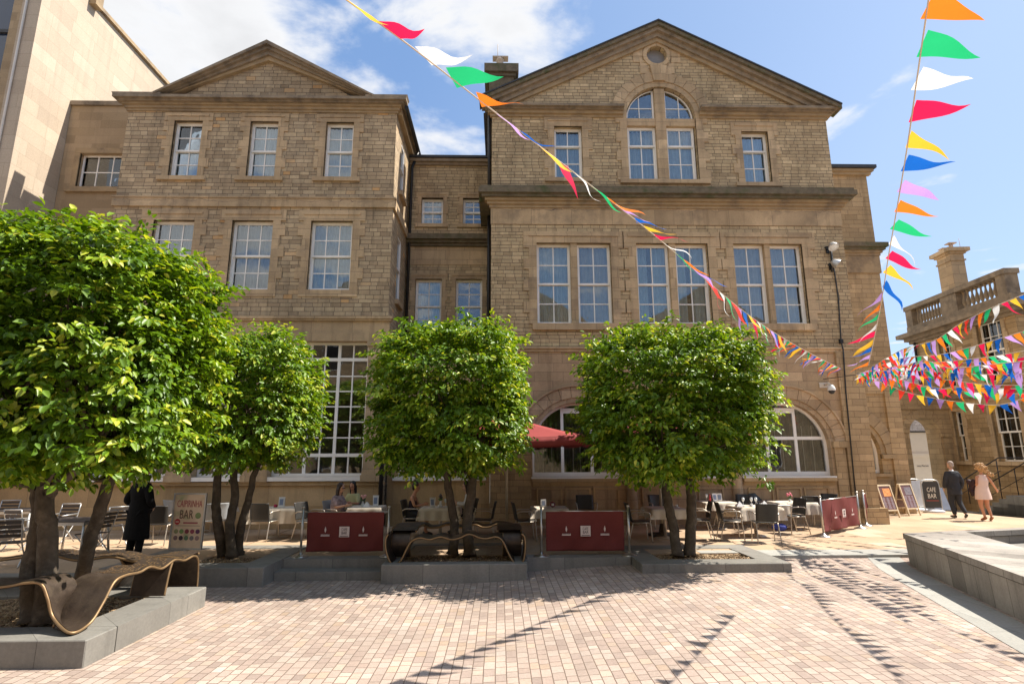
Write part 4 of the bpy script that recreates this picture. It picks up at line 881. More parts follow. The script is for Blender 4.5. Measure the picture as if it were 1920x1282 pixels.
def crown(name, parent, centre, half, seed, nclump, per, size, young=.25, flat_bottom=.6):
    R = np.random.default_rng(seed); cx, cy, cz = centre; hx, hy, hz = half
    # clump centres on a rounded box shell
    d = R.normal(size=(nclump, 3)); d /= np.linalg.norm(d, axis=1)[:, None]
    e = 4.6; sup = (np.abs(d[:, 0])**e + np.abs(d[:, 1])**e + np.abs(d[:, 2])**e)**(-1/e)
    rad = np.where(R.random(nclump) < .84, R.uniform(.82, 1.0, nclump), R.uniform(.4, .85, nclump)); rad = np.where(R.random(nclump) < .05, R.uniform(1.0, 1.09, nclump), rad)
    nb = np.array([noise.noise(Vector((v[0]*2.2+seed, v[1]*2.2, v[2]*2.2)))*.11+noise.noise(Vector((v[0]*5+seed, v[1]*5, v[2]*5)))*.09 for v in d])
    q = d*(sup*(rad+nb))[:, None]
    cc = np.stack([cx+q[:, 0]*hx, cy+q[:, 1]*hy, cz+q[:, 2]*hz], 1)
    outward = q*np.array([1/hx, 1/hy, 1/hz]); outward /= np.linalg.norm(outward, axis=1)[:, None]
    tw = outward*np.array([.9, .9, .35]) + R.normal(size=(nclump, 3))*np.array([.5, .5, .22]); tw[:, 2] -= .12; tw /= np.linalg.norm(tw, axis=1)[:, None]
    cval = R.random(nclump); N = nclump*per
    ci = np.repeat(np.arange(nclump), per)
    s = R.uniform(-1, 1.1, N)*size*2.6
    lat = np.cross(tw, np.array([0, 0, 1.0])); lat /= np.linalg.norm(lat, axis=1)[:, None]
    sg = R.choice([-1, 1], N)[:, None]
    pos = cc[ci] + tw[ci]*s[:, None] + lat[ci]*sg*R.uniform(.05, 1.0, N)[:, None]*size*1.0 + R.normal(size=(N, 3))*size*np.array([.25, .25, .22])
    dr = tw[ci]*.7 + lat[ci]*sg*.6 + R.normal(size=(N, 3))*.32; dr[:, 2] -= .32; dr /= np.linalg.norm(dr, axis=1)[:, None]
    up = R.normal(size=(N, 3))*.30 + outward[ci]*.38; up[:, 2] += .95
    side = np.cross(dr, up); side /= np.linalg.norm(side, axis=1)[:, None]; nn = np.cross(side, dr)
    L = size*R.uniform(.6, 1.3, N)[:, None]; wv = L*.27
    fold = nn*(wv*.45)
    v = np.empty((N, 6, 3)); v[:, 0] = pos; v[:, 1] = pos+dr*L*.35+side*wv+fold; v[:, 2] = pos+dr*L*.72+side*wv*.8+fold*.8-nn*L*.04
    v[:, 3] = pos+dr*L-nn*L*.12; v[:, 4] = pos+dr*L*.72-side*wv*.8+fold*.8-nn*L*.04; v[:, 5] = pos+dr*L*.35-side*wv+fold
    me = bpy.data.meshes.new(name); me.vertices.add(N*6); me.vertices.foreach_set('co', v.reshape(-1))
    me.loops.add(N*8); me.polygons.add(N*2)
    base = (np.arange(N)*6)[:, None]; li = (base+np.array([0, 1, 2, 3, 0, 3, 4, 5])).reshape(-1)
    me.loops.foreach_set('vertex_index', li.astype(np.int32)); me.polygons.foreach_set('loop_start', (np.arange(N*2)*4).astype(np.int32))
    me.update(calc_edges=True); me.validate()
    yv = np.clip((R.random(N) < young*np.clip((rad[ci]-.8)*5, 0, 1)*(cval[ci] > .45))*R.uniform(.3, 1, N), 0, 1)
    col = np.stack([np.clip(cval[ci]*.6+R.random(N)*.4, 0, 1), yv, R.random(N), np.ones(N)], 1).astype(np.float32)
    at = me.color_attributes.new('leafvar', 'FLOAT_COLOR', 'POINT'); at.data.foreach_set('color', np.repeat(col, 6, axis=0).reshape(-1))
    me.materials.append(M['leaf'])
    o = bpy.data.objects.new(name, me); COL.objects.link(o); o.parent = parent; o.location = -parent.location; return o, cc
def stem(parent, P, r0, r1, name='trunk', seed=0):
    Q = catmull(P, 6); n = len(Q); r = random.Random(seed)
    Q = [q+Vector((r.uniform(-.012, .012), r.uniform(-.012, .012), 0)) for q in Q]
    rs = [(r0*(1.35 if i == 0 else 1.12 if i == 1 else 1))*(1-i/(n-1))+r1*i/(n-1) for i in range(n)]
    return MB().tube(Q, rs, 12).build(name, M['bark'], parent)
def tree(label, loc, stems, centre, half, seed, nclump, per, size, young=.25):
    t = thing('hornbeam_tree', label, 'tree', loc, group='box-pruned trees in the square')
    o, cc = crown('crown', t, centre, half, seed, nclump, per, size, young)
    r = random.Random(seed)
    for k, (P, r0, r1) in enumerate(stems):
        s_ = stem(t, P, r0, r1, seed=seed+k); top = Vector(P[-1])
        lm = MB()
        for j in range(12):
            c = cc[r.randrange(len(cc))]; c = Vector(c); f = r.uniform(.0, 1); st = Vector(P[-2]).lerp(top, f)
            if (c-st).length > 2.6: c = st.lerp(c, .7)
            mid = st.lerp(c, .5)+Vector((0, 0, r.uniform(-.2, .15))); lm.tube(catmull([st, mid, c], 4), [.035*(1-i/8.0)+.006 for i in range(9)], 6)
        lm.build('limb', M['bark'], s_)
    return t
tree('nearest and biggest box-pruned tree, cut by the left edge, over the engraved bench', (-6.3, 8.6, .3),
     [([AZ(65, 1165, .3), AY(62, 1060, 8.05), AY(78, 980, 8.1), AY(72, 920, 8.15), AY(58, 850, 8.2)], .145, .09),
      ([AZ(82, 1166, .3), AY(88, 1080, 8.0), AY(90, 1000, 8.0), AY(84, 940, 8.0), AY(95, 870, 8.1), AY(130, 800, 8.3)], .13, .09),
      ([AZ(150, 1112, .3), AY(165, 1030, 9.0), AY(185, 960, 8.9), AY(205, 900, 8.8), AY(215, 830, 8.7)], .105, .075),
      ([AY(93, 925, 8.0), AY(110, 905, 7.9), AY(140, 885, 7.7), AY(165, 850, 7.6)], .07, .04),
      ([AY(68, 910, 8.05), AY(30, 905, 7.9), AY(-10, 890, 7.7), AY(-60, 850, 7.5)], .05, .03)],
     (-6.58, 8.35, 3.94), (1.80, 1.65, 1.68), 11, 2200, 30, .114, .30)
tree('bushy box-pruned tree with three stems beside the cocktail poster', (-5.75, 12.4, .35),
     [([AZ(420, 1040, .35), AY(408, 985, 12.4), AY(405, 930, 12.4), AY(412, 870, 12.4), AY(425, 820, 12.4)], .11, .06),
      ([AZ(434, 1042, .35), AY(432, 980, 12.35), AY(440, 930, 12.35), AY(438, 870, 12.35), AY(450, 820, 12.3)], .10, .06),
      ([AZ(446, 1038, .35), AY(452, 985, 12.45), AY(465, 940, 12.45), AY(478, 885, 12.4), AY(500, 830, 12.3)], .10, .05)],
     (-5.60, 12.4, 3.62), (1.33, 1.4, 1.34), 22, 1050, 28, .108, .35)
tree('box-pruned tree growing through the rolled bronze bench in the centre', (-.85, 12.55, .35),
     [([AZ(848, 1040, .35), AY(852, 985, 12.6), AY(843, 930, 12.6), AY(836, 880, 12.6), AY(820, 820, 12.6)], .105, .07),
      ([AZ(880, 1042, .35), AY(876, 980, 12.45), AY(884, 920, 12.45), AY(888, 880, 12.5), AY(900, 820, 12.5)], .115, .08)],
     (-1.10, 12.5, 3.66), (1.52, 1.5, 1.48), 33, 1350, 28, .108, .35)
tree('widest box-pruned tree, right of centre, over the flat planter', (3.8, 12.3, .35),
     [([AZ(1270, 1042, .35), AY(1262, 985, 12.3), AY(1250, 930, 12.3), AY(1247, 880, 12.3), AY(1235, 820, 12.3)], .11, .08),
      ([AZ(1293, 1040, .35), AY(1296, 985, 12.3), AY(1296, 930, 12.3), AY(1290, 880, 12.3), AY(1300, 820, 12.3)], .12, .08)],
     (3.74, 12.25, 3.52), (1.72, 1.6, 1.52), 44, 1600, 28, .106, .30)

# ================================================================== cafe chairs
def bentplate(mb, pts, x0, x1, th, curve=0.0, n=6):
    """profile pts (y,z) swept across x with a slight curve"""
    P = catmull([Vector((0, a, b)) for a, b in pts], 4); L = len(P); vs = []
    for side in (1, -1):
        for i, p in enumerate(P):
            t = (P[min(i+1, L-1)]-P[max(i-1, 0)]).normalized(); nn = Vector((0, -t.z, t.y))*th/2*side
            for k in range(n+1):
                f = 2*k/n-1; vs.append((x0+(x1-x0)*k/n, p.y+nn.y+curve*(1-f*f), p.z+nn.z))
    m = n+1; A = 0; B = L*m; fs = []
    for i in range(L-1):
        for k in range(n): fs += [(A+i*m+k, A+i*m+k+1, A+(i+1)*m+k+1, A+(i+1)*m+k), (B+i*m+k, B+(i+1)*m+k, B+(i+1)*m+k+1, B+i*m+k+1)]
        fs += [(A+i*m, A+(i+1)*m, B+(i+1)*m, B+i*m), (A+i*m+n, B+i*m+n, B+(i+1)*m+n, A+(i+1)*m+n)]
    for k in range(n): fs += [(A+k, B+k, B+k+1, A+k+1), (A+(L-1)*m+k, A+(L-1)*m+k+1, B+(L-1)*m+k+1, B+(L-1)*m+k)]
    sm = mb.smooth; mb.smooth = True; mb.add(vs, fs); mb.smooth = sm; return mb
def cafe_chair(mat):
    """local: sitter faces -Y"""
    t = bpy.data.objects.new('cafe_chair', None); COL.objects.link(t)
    bentplate(MB(), [(-.24, .445), (-.1, .45), (.1, .438), (.2, .45)], -.225, .225, .018).build('seat', mat, t, world=False)
    bentplate(MB(), [(.20, .47), (.225, .6), (.25, .74), (.285, .86)], -.235, .235, .016, .045).build('backrest', mat, t, world=False)
    for s in (-1, 1):
        MB().tube(catmull([(s*.235, -.2, .435), (s*.24, -.215, .3), (s*.245, -.235, 0)], 3), .012, 7).build('leg', M['leg'], t, world=False)
        MB().tube(catmull([(s*.225, .18, .44), (s*.235, .23, .25), (s*.245, .29, 0)], 3), .012, 7).build('leg', M['leg'], t, world=False)
        MB().tube(catmull([(s*.24, -.2, .43), (s*.265, -.2, .56), (s*.275, -.17, .655), (s*.275, -.02, .665), (s*.265, .14, .66), (s*.24, .22, .62)], 4), .013, 7).build('armrest', M['leg'], t, world=False)
    f = MB(); f.tube([(-.235, -.2, .43), (-.235, .18, .43)], .01, 6); f.tube([(.235, -.2, .43), (.235, .18, .43)], .01, 6); f.tube([(-.235, -.19, .43), (.235, -.19, .43)], .01, 6); f.tube([(-.23, .17, .43), (.23, .17, .43)], .01, 6)
    f.build('seat_frame', M['leg'], t, world=False); return t
protos = {'k': cafe_chair(M['blackpl']), 'g': cafe_chair(M['greypl'])}; used = set()
GCH = 'cafe chairs on the terrace'
def chair(px, py, deg, label, kind='k', z=TZ, loc=None):
    """px,py: pixel of the ground point under the seat centre"""
    p = loc or AZ(px, py, z)
    o = protos[kind] if kind not in used else copy_tree(protos[kind]); used.add(kind)
    o.location = (p[0], p[1], z+.002); o.rotation_euler = (0, 0, RAD(deg)); o.scale = (1.08, 1.08, 1.06); tag(o, label, 'chair', GCH); return o
# deg 0: sitter faces the camera; 180: we look at its back; 90: faces right (+X)
chair(493, 1012, 172, 'black-backed cafe chair with its back to us, left of the first maroon barrier')
chair(297, 1020, 185, 'glossy black-backed cafe chair between the man in black and the cocktail poster')
chair(262, 1000, 100, 'light grey cafe chair just right of the man in black, facing right', 'g')
chair(330, 1001, 150, 'light grey cafe chair half hidden behind the cocktail poster top', 'g')
chair(398, 1012, 215, 'grey cafe chair between the cocktail poster and the three-stemmed tree', 'g')
chair(360, 998, 20, 'dark cafe chair by the wall behind the cocktail poster')
chair(578, 1012, 70, 'black cafe chair tucked behind the left post of the first maroon barrier')
chair(630, 1006, 68, 'grey-backed cafe chair under the seated woman in the patterned shawl', 'g')
chair(656, 997, -20, 'dark cafe chair under the seated woman with long straight black hair')
chair(775, 1004, 82, 'black cafe chair under the woman in the sleeveless dark top')
chair(872, 1000, -75, 'black cafe chair under the diner hidden by the central tree trunks')
chair(905, 1010, -90, 'black cafe chair just right of the central tree trunks, facing left')
chair(985, 1012, 95, 'black cafe chair behind the left post of the central maroon barrier')
chair(1100, 990, 0, 'dark cafe chair whose top peeks over the central maroon barrier')
chair(1200, 1014, 88, 'black cafe chair with pale armrest just right of the central barrier post')
chair(1240, 990, 5, 'black cafe chair behind the table left of the right tree trunks')
chair(1313, 1010, -100, 'black cafe chair just right of the right tree trunks, facing left')
chair(1372, 1012, 80, 'black cafe chair at the left end of the table set with napkins, facing right')
chair(1362, 990, 60, 'black cafe chair between the two left tables with white menus')
chair(1437, 1016, 170, 'largest black chair back, square to us, in front of the table with glasses')
chair(1402, 989, -20, 'black cafe chair behind the wine glasses')
chair(1436, 985, 30, 'black cafe chair by the wall between the glasses table and the far table')
chair(1488, 1000, -80, 'black cafe chair facing left at the right end of the glasses table')
chair(1518, 990, 175, 'black cafe chair with its back to us beside the salmon-lit barrier')
chair(1550, 986, -60, 'dark cafe chair by the wall behind the right-hand barrier post')
for k in protos:
    if k not in used: 
        for c in list(protos[k].children): bpy.data.objects.remove(c)
        bpy.data.objects.remove(protos[k])

# tables and cloths
def table(x, y, rz, label, clabel, w=.85, d=.85, cw=1.25, metal=False, cloth=True):
    t = thing('cafe_table', label, 'table', (x, y, TZ), RAD(rz), 'cafe tables on the terrace')
    MB().box(-w/2, w/2, -d/2, d/2, .715, .74, .01).build('tabletop', M['darkwood'] if metal else M['teak'], t, world=False)
    if metal:
        for a in (-1, 1):
            for b in (-1, 1): MB().tube([(a*(w/2-.06), b*(d/2-.06), .71), (a*(w/2-.0), b*(d/2-.0), 0)], .025, 8).build('leg', M['alu'], t, world=False)
        f = MB(); f.box(-w/2+.04, w/2-.04, -d/2+.03, -d/2+.055, .65, .713); f.box(-w/2+.04, w/2-.04, d/2-.055, d/2-.03, .65, .713); f.box(-w/2+.04, -w/2+.065, -d/2+.06, d/2-.06, .65, .713); f.box(w/2-.065, w/2-.04, -d/2+.06, d/2-.06, .65, .713); f.build('apron', M['alu'], t, world=False)
    else:
        MB().tube([(0, 0, .02), (0, 0, .71)], .042, 12).build('pedestal', M['leg'], t, world=False)
        b = MB(); b.lathe([(.27, 0), (.27, .012), (.06, .035), (.045, .06)], n=18); b.build('base', M['leg'], t, world=False)
    if cloth:
        n = 26; vs = []; h = cw/2; r = random.Random(int(x*100)); ph = r.uniform(0, 6)
        Rz = Matrix.Rotation(RAD(rz), 3, 'Z')
        for j in range(n+1):
            for i in range(n+1):
                u, v = -h+cw*i/n, -h+cw*j/n
                # cloth laid turned on the top so that corners hang lower
                ex = max(0, abs(u)-w/2-.008); ey = max(0, abs(v)-d/2-.008)
                sx, sy = (1 if u > 0 else -1), (1 if v > 0 else -1); drop = math.hypot(ex, ey) if ex and ey else max(ex, ey)
                xx = u if not ex else sx*(w/2+.012+drop*.16+.018*sin(v*22+ph)*min(1, drop*6)); yy = v if not ey else sy*(d/2+.012+drop*.16+.018*sin(u*22+ph)*min(1, drop*6))
                if ex and ey: xx = sx*(w/2+.012+.06*min(1, drop*4)); yy = sy*(d/2+.012+.06*min(1, drop*4))
                vs.append(Rz @ Vector((xx, yy, 0)) + Vector((x, y, TZ+.744-drop)))
        mb = MB(); mb.smooth = True; mb.add(vs, [(j*(n+1)+i, j*(n+1)+i+1, (j+1)*(n+1)+i+1, (j+1)*(n+1)+i) for j in range(n) for i in range(n)])
        o = mb.build('tablecloth', M['cloth']); tag(o, clabel, 'tablecloth', 'cream tablecloths on the cafe tables')
    return t
def ground(px, py): p = AZ(px, py, TZ); return p.x, p.y
T = {}
def tb(k, px, py, rz, label, clabel, **kw): x, y = ground(px, py); T[k] = (x, y, TZ+.75); table(x, y, rz, label, clabel, **kw)
tb('a', 520, 1006, 4, 'pedestal table under the cream cloth left of the first maroon barrier', 'cream cloth with a hanging corner, left of the first maroon barrier', w=1.2, d=.8, cw=1.55)
tb('b', 686, 1004, 2, 'small table of the two women beside the plinth', 'cream cloth on the table between the two seated women')
tb('c', 825, 1006, 0, 'table before the woman in the sleeveless dark top', 'beige cloth before the woman in the dark top, pale napkin at its corner', w=1.0, d=.8, cw=1.4)
tb('d', 1030, 1006, 0, 'table behind the left end of the central maroon barrier', 'cream cloth behind the left end of the central barrier', w=.9, cw=1.35)
tb('e', 1248, 1008, 3, 'table in the shade behind the right tree trunks', 'beige cloth with a pointed corner left of the right tree trunks', w=.9, cw=1.35)
tb('f', 1345, 990, 2, 'table with upright menus right of the right tree trunks', 'cream cloth under the red bottle and upright menus', w=.9, cw=1.3)
tb('g', 1418, 1004, 2, 'table laid with three wine glasses behind the largest chair back', 'cream cloth under the wine glasses and napkins', w=1.1, d=.85, cw=1.5)
tb('h', 1488, 991, 2, 'farthest table, by the wall next to the right barrier', 'cream cloth by the wall with a pink flower pot on it', w=1.1, d=.8, cw=1.45)
tb('i', 395, 1000, 0, 'table behind the three-stemmed tree by the wall', 'cream cloth behind the three-stemmed tree', w=.9, cw=1.3)
tb('j', 270, 1004, 0, 'small table right of the man in black', 'white cloth just right of the man in black', w=.7, d=.7, cw=1.05)
tb('k', 132, 1040, 2, 'dark-topped metal table between the trunks of the nearest tree', '', w=1.0, d=.9, metal=True, cloth=False)
tb('l', 30, 1010, 8, 'dark-topped metal table at the left edge behind the slatted chairs', '', w=1.0, d=.9, metal=True, cloth=False)

# slatted aluminium chairs
def slat_chair():
    t = bpy.data.objects.new('slatted_chair', None); COL.objects.link(t)
    s = MB()
    for i in range(6): s.box(-.21, .21, -.22+.075*i, -.165+.075*i, .44, .455)
    s.build('seat', M['darkwood'], t, world=False)
    b = MB()
    for i in range(4): z = .56+.085*i; y = .225+.035*i; b.box(-.21, .21, y, y+.015, z, z+.06)
    b.build('backrest', M['darkwood'], t, world=False)
    for sx in (-1, 1):
        MB().tube(catmull([(sx*.225, .34, .9), (sx*.225, .23, .5), (sx*.225, .05, .25), (sx*.225, -.2, 0)], 3), .014, 7).build('leg', M['alu'], t, world=False)
        MB().tube(catmull([(sx*.235, -.22, .45), (sx*.235, .05, .22), (sx*.235, .26, 0)], 3), .014, 7).build('leg', M['alu'], t, world=False)
        MB().tube([(sx*.235, -.25, .66), (sx*.235, .25, .67)], .016, 7).build('armrest', M['alu'], t, world=False)
    MB().tube([(-.225, .34, .9), (.225, .34, .9)], .014, 7).build('back_rail', M['alu'], t, world=False); MB().tube([(-.225, -.22, .435), (.225, -.22, .435)], .012, 6).build('seat_rail', M['alu'], t, world=False); return t
sc0 = slat_chair(); first = True
for px, py, dg, lb in [(15, 1062, 200, 'bright aluminium slatted chair at the left edge, nearest of the metal chairs'), (40, 1030, 170, 'slatted metal chair just left of the trunks, behind the bright one'), (105, 1018, 0, 'slatted metal chair behind the dark-topped table, seen between the trunks'), (168, 1040, -95, 'slatted metal chair right of the dark-topped table'), (208, 1022, -130, 'tilted slatted metal chair just left of the man in black'), (-5, 1005, 10, 'slatted metal chair by the wall at the far left')]:
    o = sc0 if first else copy_tree(sc0); first = False; p = AZ(px, py, TZ); o.location = (p.x, p.y, TZ); o.rotation_euler = (0, 0, RAD(dg)); tag(o, lb, 'chair', 'slatted metal chairs at the far left')

# small things on the tables
glassm = plain('clear_tumbler_glass', (.75,.78,.78), .08, spec=.8, var=.02)
def put(k, dx, dy): x, y, z = T[k]; return Vector((x+dx, y+dy, z+.002))
def item(mb, name, mat, p, label, cat, group=None, parts=()):
    o = mb.build(name, mat, None); o.location = p; tag(o, label, cat, group)
    for n_, m_, mt_ in parts: m_.build(n_, mt_, o, world=False)
    return o
def wineglass(k, dx, dy, lb): item(MB().lathe([(.033, 0), (.03, .004), (.004, .01), (.004, .09), (.03, .12), (.037, .16), (.031, .2)], n=12), 'wine_glass', glassm, put(k, dx, dy), lb, 'glass', 'glasses on the cafe tables')
for i, dx in enumerate((-.22, .0, .12)): wineglass('g', dx, .12, ['wine glass on the table behind the largest chair, left of the three', 'wine glass on the table behind the largest chair, middle of the three', 'wine glass on the table behind the largest chair, right of the three'][i])
wineglass('f', -.25, 0, 'clear glass left of the upright menus'); wineglass('c', .12, .05, 'clear glass on the table before the woman in the dark top')
def menu(k, dx, dy, rz, lb, h=.22, col='china'):
    mb = MB(); a = RAD(12)
    for s in (-1, 1): mb.obox((0, s*h*.5*sin(a), h*.5*cos(a)), .07, .003, h/2, M=Matrix.Rotation(RAD(rz), 3, 'Z') @ Matrix.Rotation(s*a, 3, 'X'))
    pr = MB(); pr.obox((0, -h*.5*sin(a)-.006, h*.5*cos(a)), .045, .001, h*.3, M=Matrix.Rotation(RAD(rz), 3, 'Z') @ Matrix.Rotation(-a, 3, 'X'))
    item(mb, 'menu_card', M[col], put(k, dx, dy), lb, 'menu', 'menu cards on the cafe tables', [('printed_panel', pr, plain('blue_grey_print', (.25,.3,.42), .6))])
menu('a', .05, .0, 15, 'tall white menu card on the table left of the first maroon barrier', .26); menu('f', .0, .05, 10, 'left one of the pair of upright menus right of the trunks'); menu('f', .14, .06, -15, 'right one of the pair of upright menus right of the trunks')
menu('b', .2, .1, 20, 'white menu card standing on the two women\'s table', .28); menu('d', -.15, -.1, 0, 'white menu card at the left end of the central barrier', .2); menu('c', -.22, .05, 30, 'white menu card before the woman in the dark top', .24)
def vase(k, dx, dy, lb, fcol, gm=True, h=.12):
    mb = MB().lathe([(.035, 0), (.04, .05), (.022, h), (.03, h+.01)], n=12); lf = MB(); r = random.Random(len(lb))
    for _ in range(26): 
        c = Vector((r.uniform(-.06, .06), r.uniform(-.06, .06), h+r.uniform(.01, .11))); lf.ball(c, .022, 6, (1, .5, .35), Matrix.Rotation(r.uniform(0, 6), 3, 'Z') @ Matrix.Rotation(r.uniform(-1, 1), 3, 'X'))
    fl = MB()
    for _ in range(7): fl.ball((r.uniform(-.05, .05), r.uniform(-.05, .05), h+r.uniform(.09, .16)), .03, 8)
    item(mb, 'flower_vase', glassm, put(k, dx, dy), lb, 'vase', None, [('foliage', lf, plain('vase_leaves', (.06,.14,.03), .6)), ('flower', fl, plain('petals_'+str(fcol[0])[:4], fcol, .6))])
vase('b', -.12, .0, 'small vase with a pale pink rose between the two women', (.85,.45,.42)); vase('c', .0, .0, 'dark bushy flower vase before the woman in the dark top', (.12,.1,.1), h=.14); vase('h', -.05, -.05, 'pink flower pot on the farthest table', (.75,.2,.25), h=.07)
item(MB().lathe([(.045, 0), (.05, .04), (.04, .07)], n=12), 'candle_pot', plain('crimson_glass', (.45,.03,.08), .2), put('a', -.1, -.02), 'small crimson candle pot beside the tall white menu card', 'candle pot')
item(MB().ball((0, 0, .07), .075, 14), 'round_ornament', plain('dark_red_ball', (.16,.01,.02), .3), put('d', .08, -.15), 'dark red round ornament at the left end of the central barrier', 'ornament', None, [('badge', MB().box(-.03, .03, -.08, -.075, .04, .1), M['china'])])
item(MB().lathe([(.028, 0), (.03, .12), (.012, .17), (.012, .22)], n=12), 'bottle', plain('red_bottle', (.5,.05,.06), .25), put('f', -.17, -.05), 'red bottle beside the upright menus', 'bottle')
def napkin(k, dx, dy, lb): 
    mb = MB(); mb.add([(-.1, -.08, 0), (.1, -.08, 0), (.1, .08, 0), (-.1, .08, 0), (0, -.02, .13), (.02, .03, .11)], [(0, 1, 4), (1, 2, 5, 4), (2, 3, 5), (3, 0, 4, 5), (3, 2, 1, 0)]); item(mb, 'folded_napkin', M['china'], put(k, dx, dy), lb, 'napkin', 'folded napkins on the cafe tables')
napkin('g', -.42, -.1, 'white folded napkin at the left end of the wine glass table'); napkin('g', .3, .05, 'white folded napkin right of the wine glasses'); napkin('h', .3, 0, 'folded napkin at the right end of the farthest table'); napkin('c', .28, .0, 'pale folded napkin right of the dark vase'); napkin('b', .02, -.15, 'white napkin between the two women')
def saucer(k, dx, dy, lb): item(MB().lathe([(.03, 0), (.07, .012), (.075, .018)], n=16), 'saucer', M['china'], put(k, dx, dy), lb, 'saucer', 'saucers and cups', [('cup', MB().lathe([(.02, .016), (.036, .06), (.038, .07)], n=12), M['china'])])
saucer('g', -.15, -.2, 'white cup and saucer in front of the wine glasses'); saucer('g', .15, -.1, 'white cup and saucer right of the middle wine glass'); saucer('c', -.02, -.2, 'white cup and saucer before the woman in the dark top'); saucer('e', .3, -.1, 'white cup and saucer on the shaded table by the trunks'); saucer('h', .1, -.1, 'white cup and saucer on the farthest table')
bgx, bgy = ground(1462, 995); bag = MB(); bag.ball((0, 0, .1), .17, 12, (1.3, .7, .6)); item(bag, 'bag', plain('royal_blue_fabric', (.03,.05,.30), .7), Vector((bgx, bgy, TZ)), 'royal blue bag on the ground under the wine glass table', 'bag')

# ================================================================== parasols
def parasol(x, y, rz, zr, zt, half, label):
    t = thing('parasol', label, 'parasol', (x, y, TZ), RAD(rz), 'maroon parasols')
    MB().tube([(0, 0, .05), (0, 0, zt-TZ)], .033, 12).build('pole', plain('pale_wood_pole', (.50,.42,.30), .6), t, world=False)
    b = MB(); b.lathe([(.38, 0), (.38, .05), (.1, .08), (.06, .3)], n=20); b.build('base', M['blackpl'], t, world=False)
    c = MB(); c.smooth = False; n = 10; zr_, zt_ = zr-TZ, zt-TZ
    cor = [(half*cos(RAD(45+90*k))*1.414, half*sin(RAD(45+90*k))*1.414) for k in range(4)]
    for k in range(4):
        a, b_ = Vector(cor[k]), Vector(cor[(k+1) % 4]); vs = []
        for i in range(n+1):
            f = i/n
            for j in range(n+1):
                g_ = j/n; p = a.lerp(b_, g_)*f; sag = -.10*f*(1-f)*4*.5 - .05*f*sin(pi*g_)
                vs.append((p.x, p.y, zt_+(zr_-zt_)*f+sag))
        c.smooth = True; c.add(vs, [(i*(n+1)+j, i*(n+1)+j+1, (i+1)*(n+1)+j+1, (i+1)*(n+1)+j) for i in range(n) for j in range(n)])
        vs = []
        for j in range(41):
            g_ = j/40; p = a.lerp(b_, g_); z_ = zr_-.05*sin(pi*g_); o_ = .015*sin(j*1.9); q = p*(1+o_/half)
            vs += [(p.x, p.y, z_), (q.x, q.y, z_-.20)]
        c.add(vs, [(2*j, 2*j+2, 2*j+3, 2*j+1) for j in range(40)])
    cn = c.build('canopy', M['maroon2'], t, world=False, recalc=False)
    sf = cn.modifiers.new('thickness', 'SOLIDIFY'); sf.thickness = .004
    for k in range(8):
        a_ = RAD(45*k); e = half*(1.414 if k % 2 else 1)*.97
        MB().tube([(0, 0, zt_-.06), (cos(a_)*e, sin(a_)*e, zr_-.04-(.04 if k % 2 == 0 else 0))], .012, 6).build('rib', M['leg'], t, world=False)
    MB().lathe([(.02, zt_-.02), (.045, zt_+.02), (.0, zt_+.1)], n=12).build('finial', M['leg'], t, world=False)
    return t
parasol(AY(950, 900, 15.4).x, 15.4, 4, AY(1100, 818, 14).z, AY(958, 778, 15.4).z, 1.85, 'maroon square parasol showing between the two right-hand trees')
parasol(AY(1237, 900, 15.3).x, 15.3, -3, 2.85, 3.45, 1.85, 'maroon square parasol mostly hidden behind the widest tree')

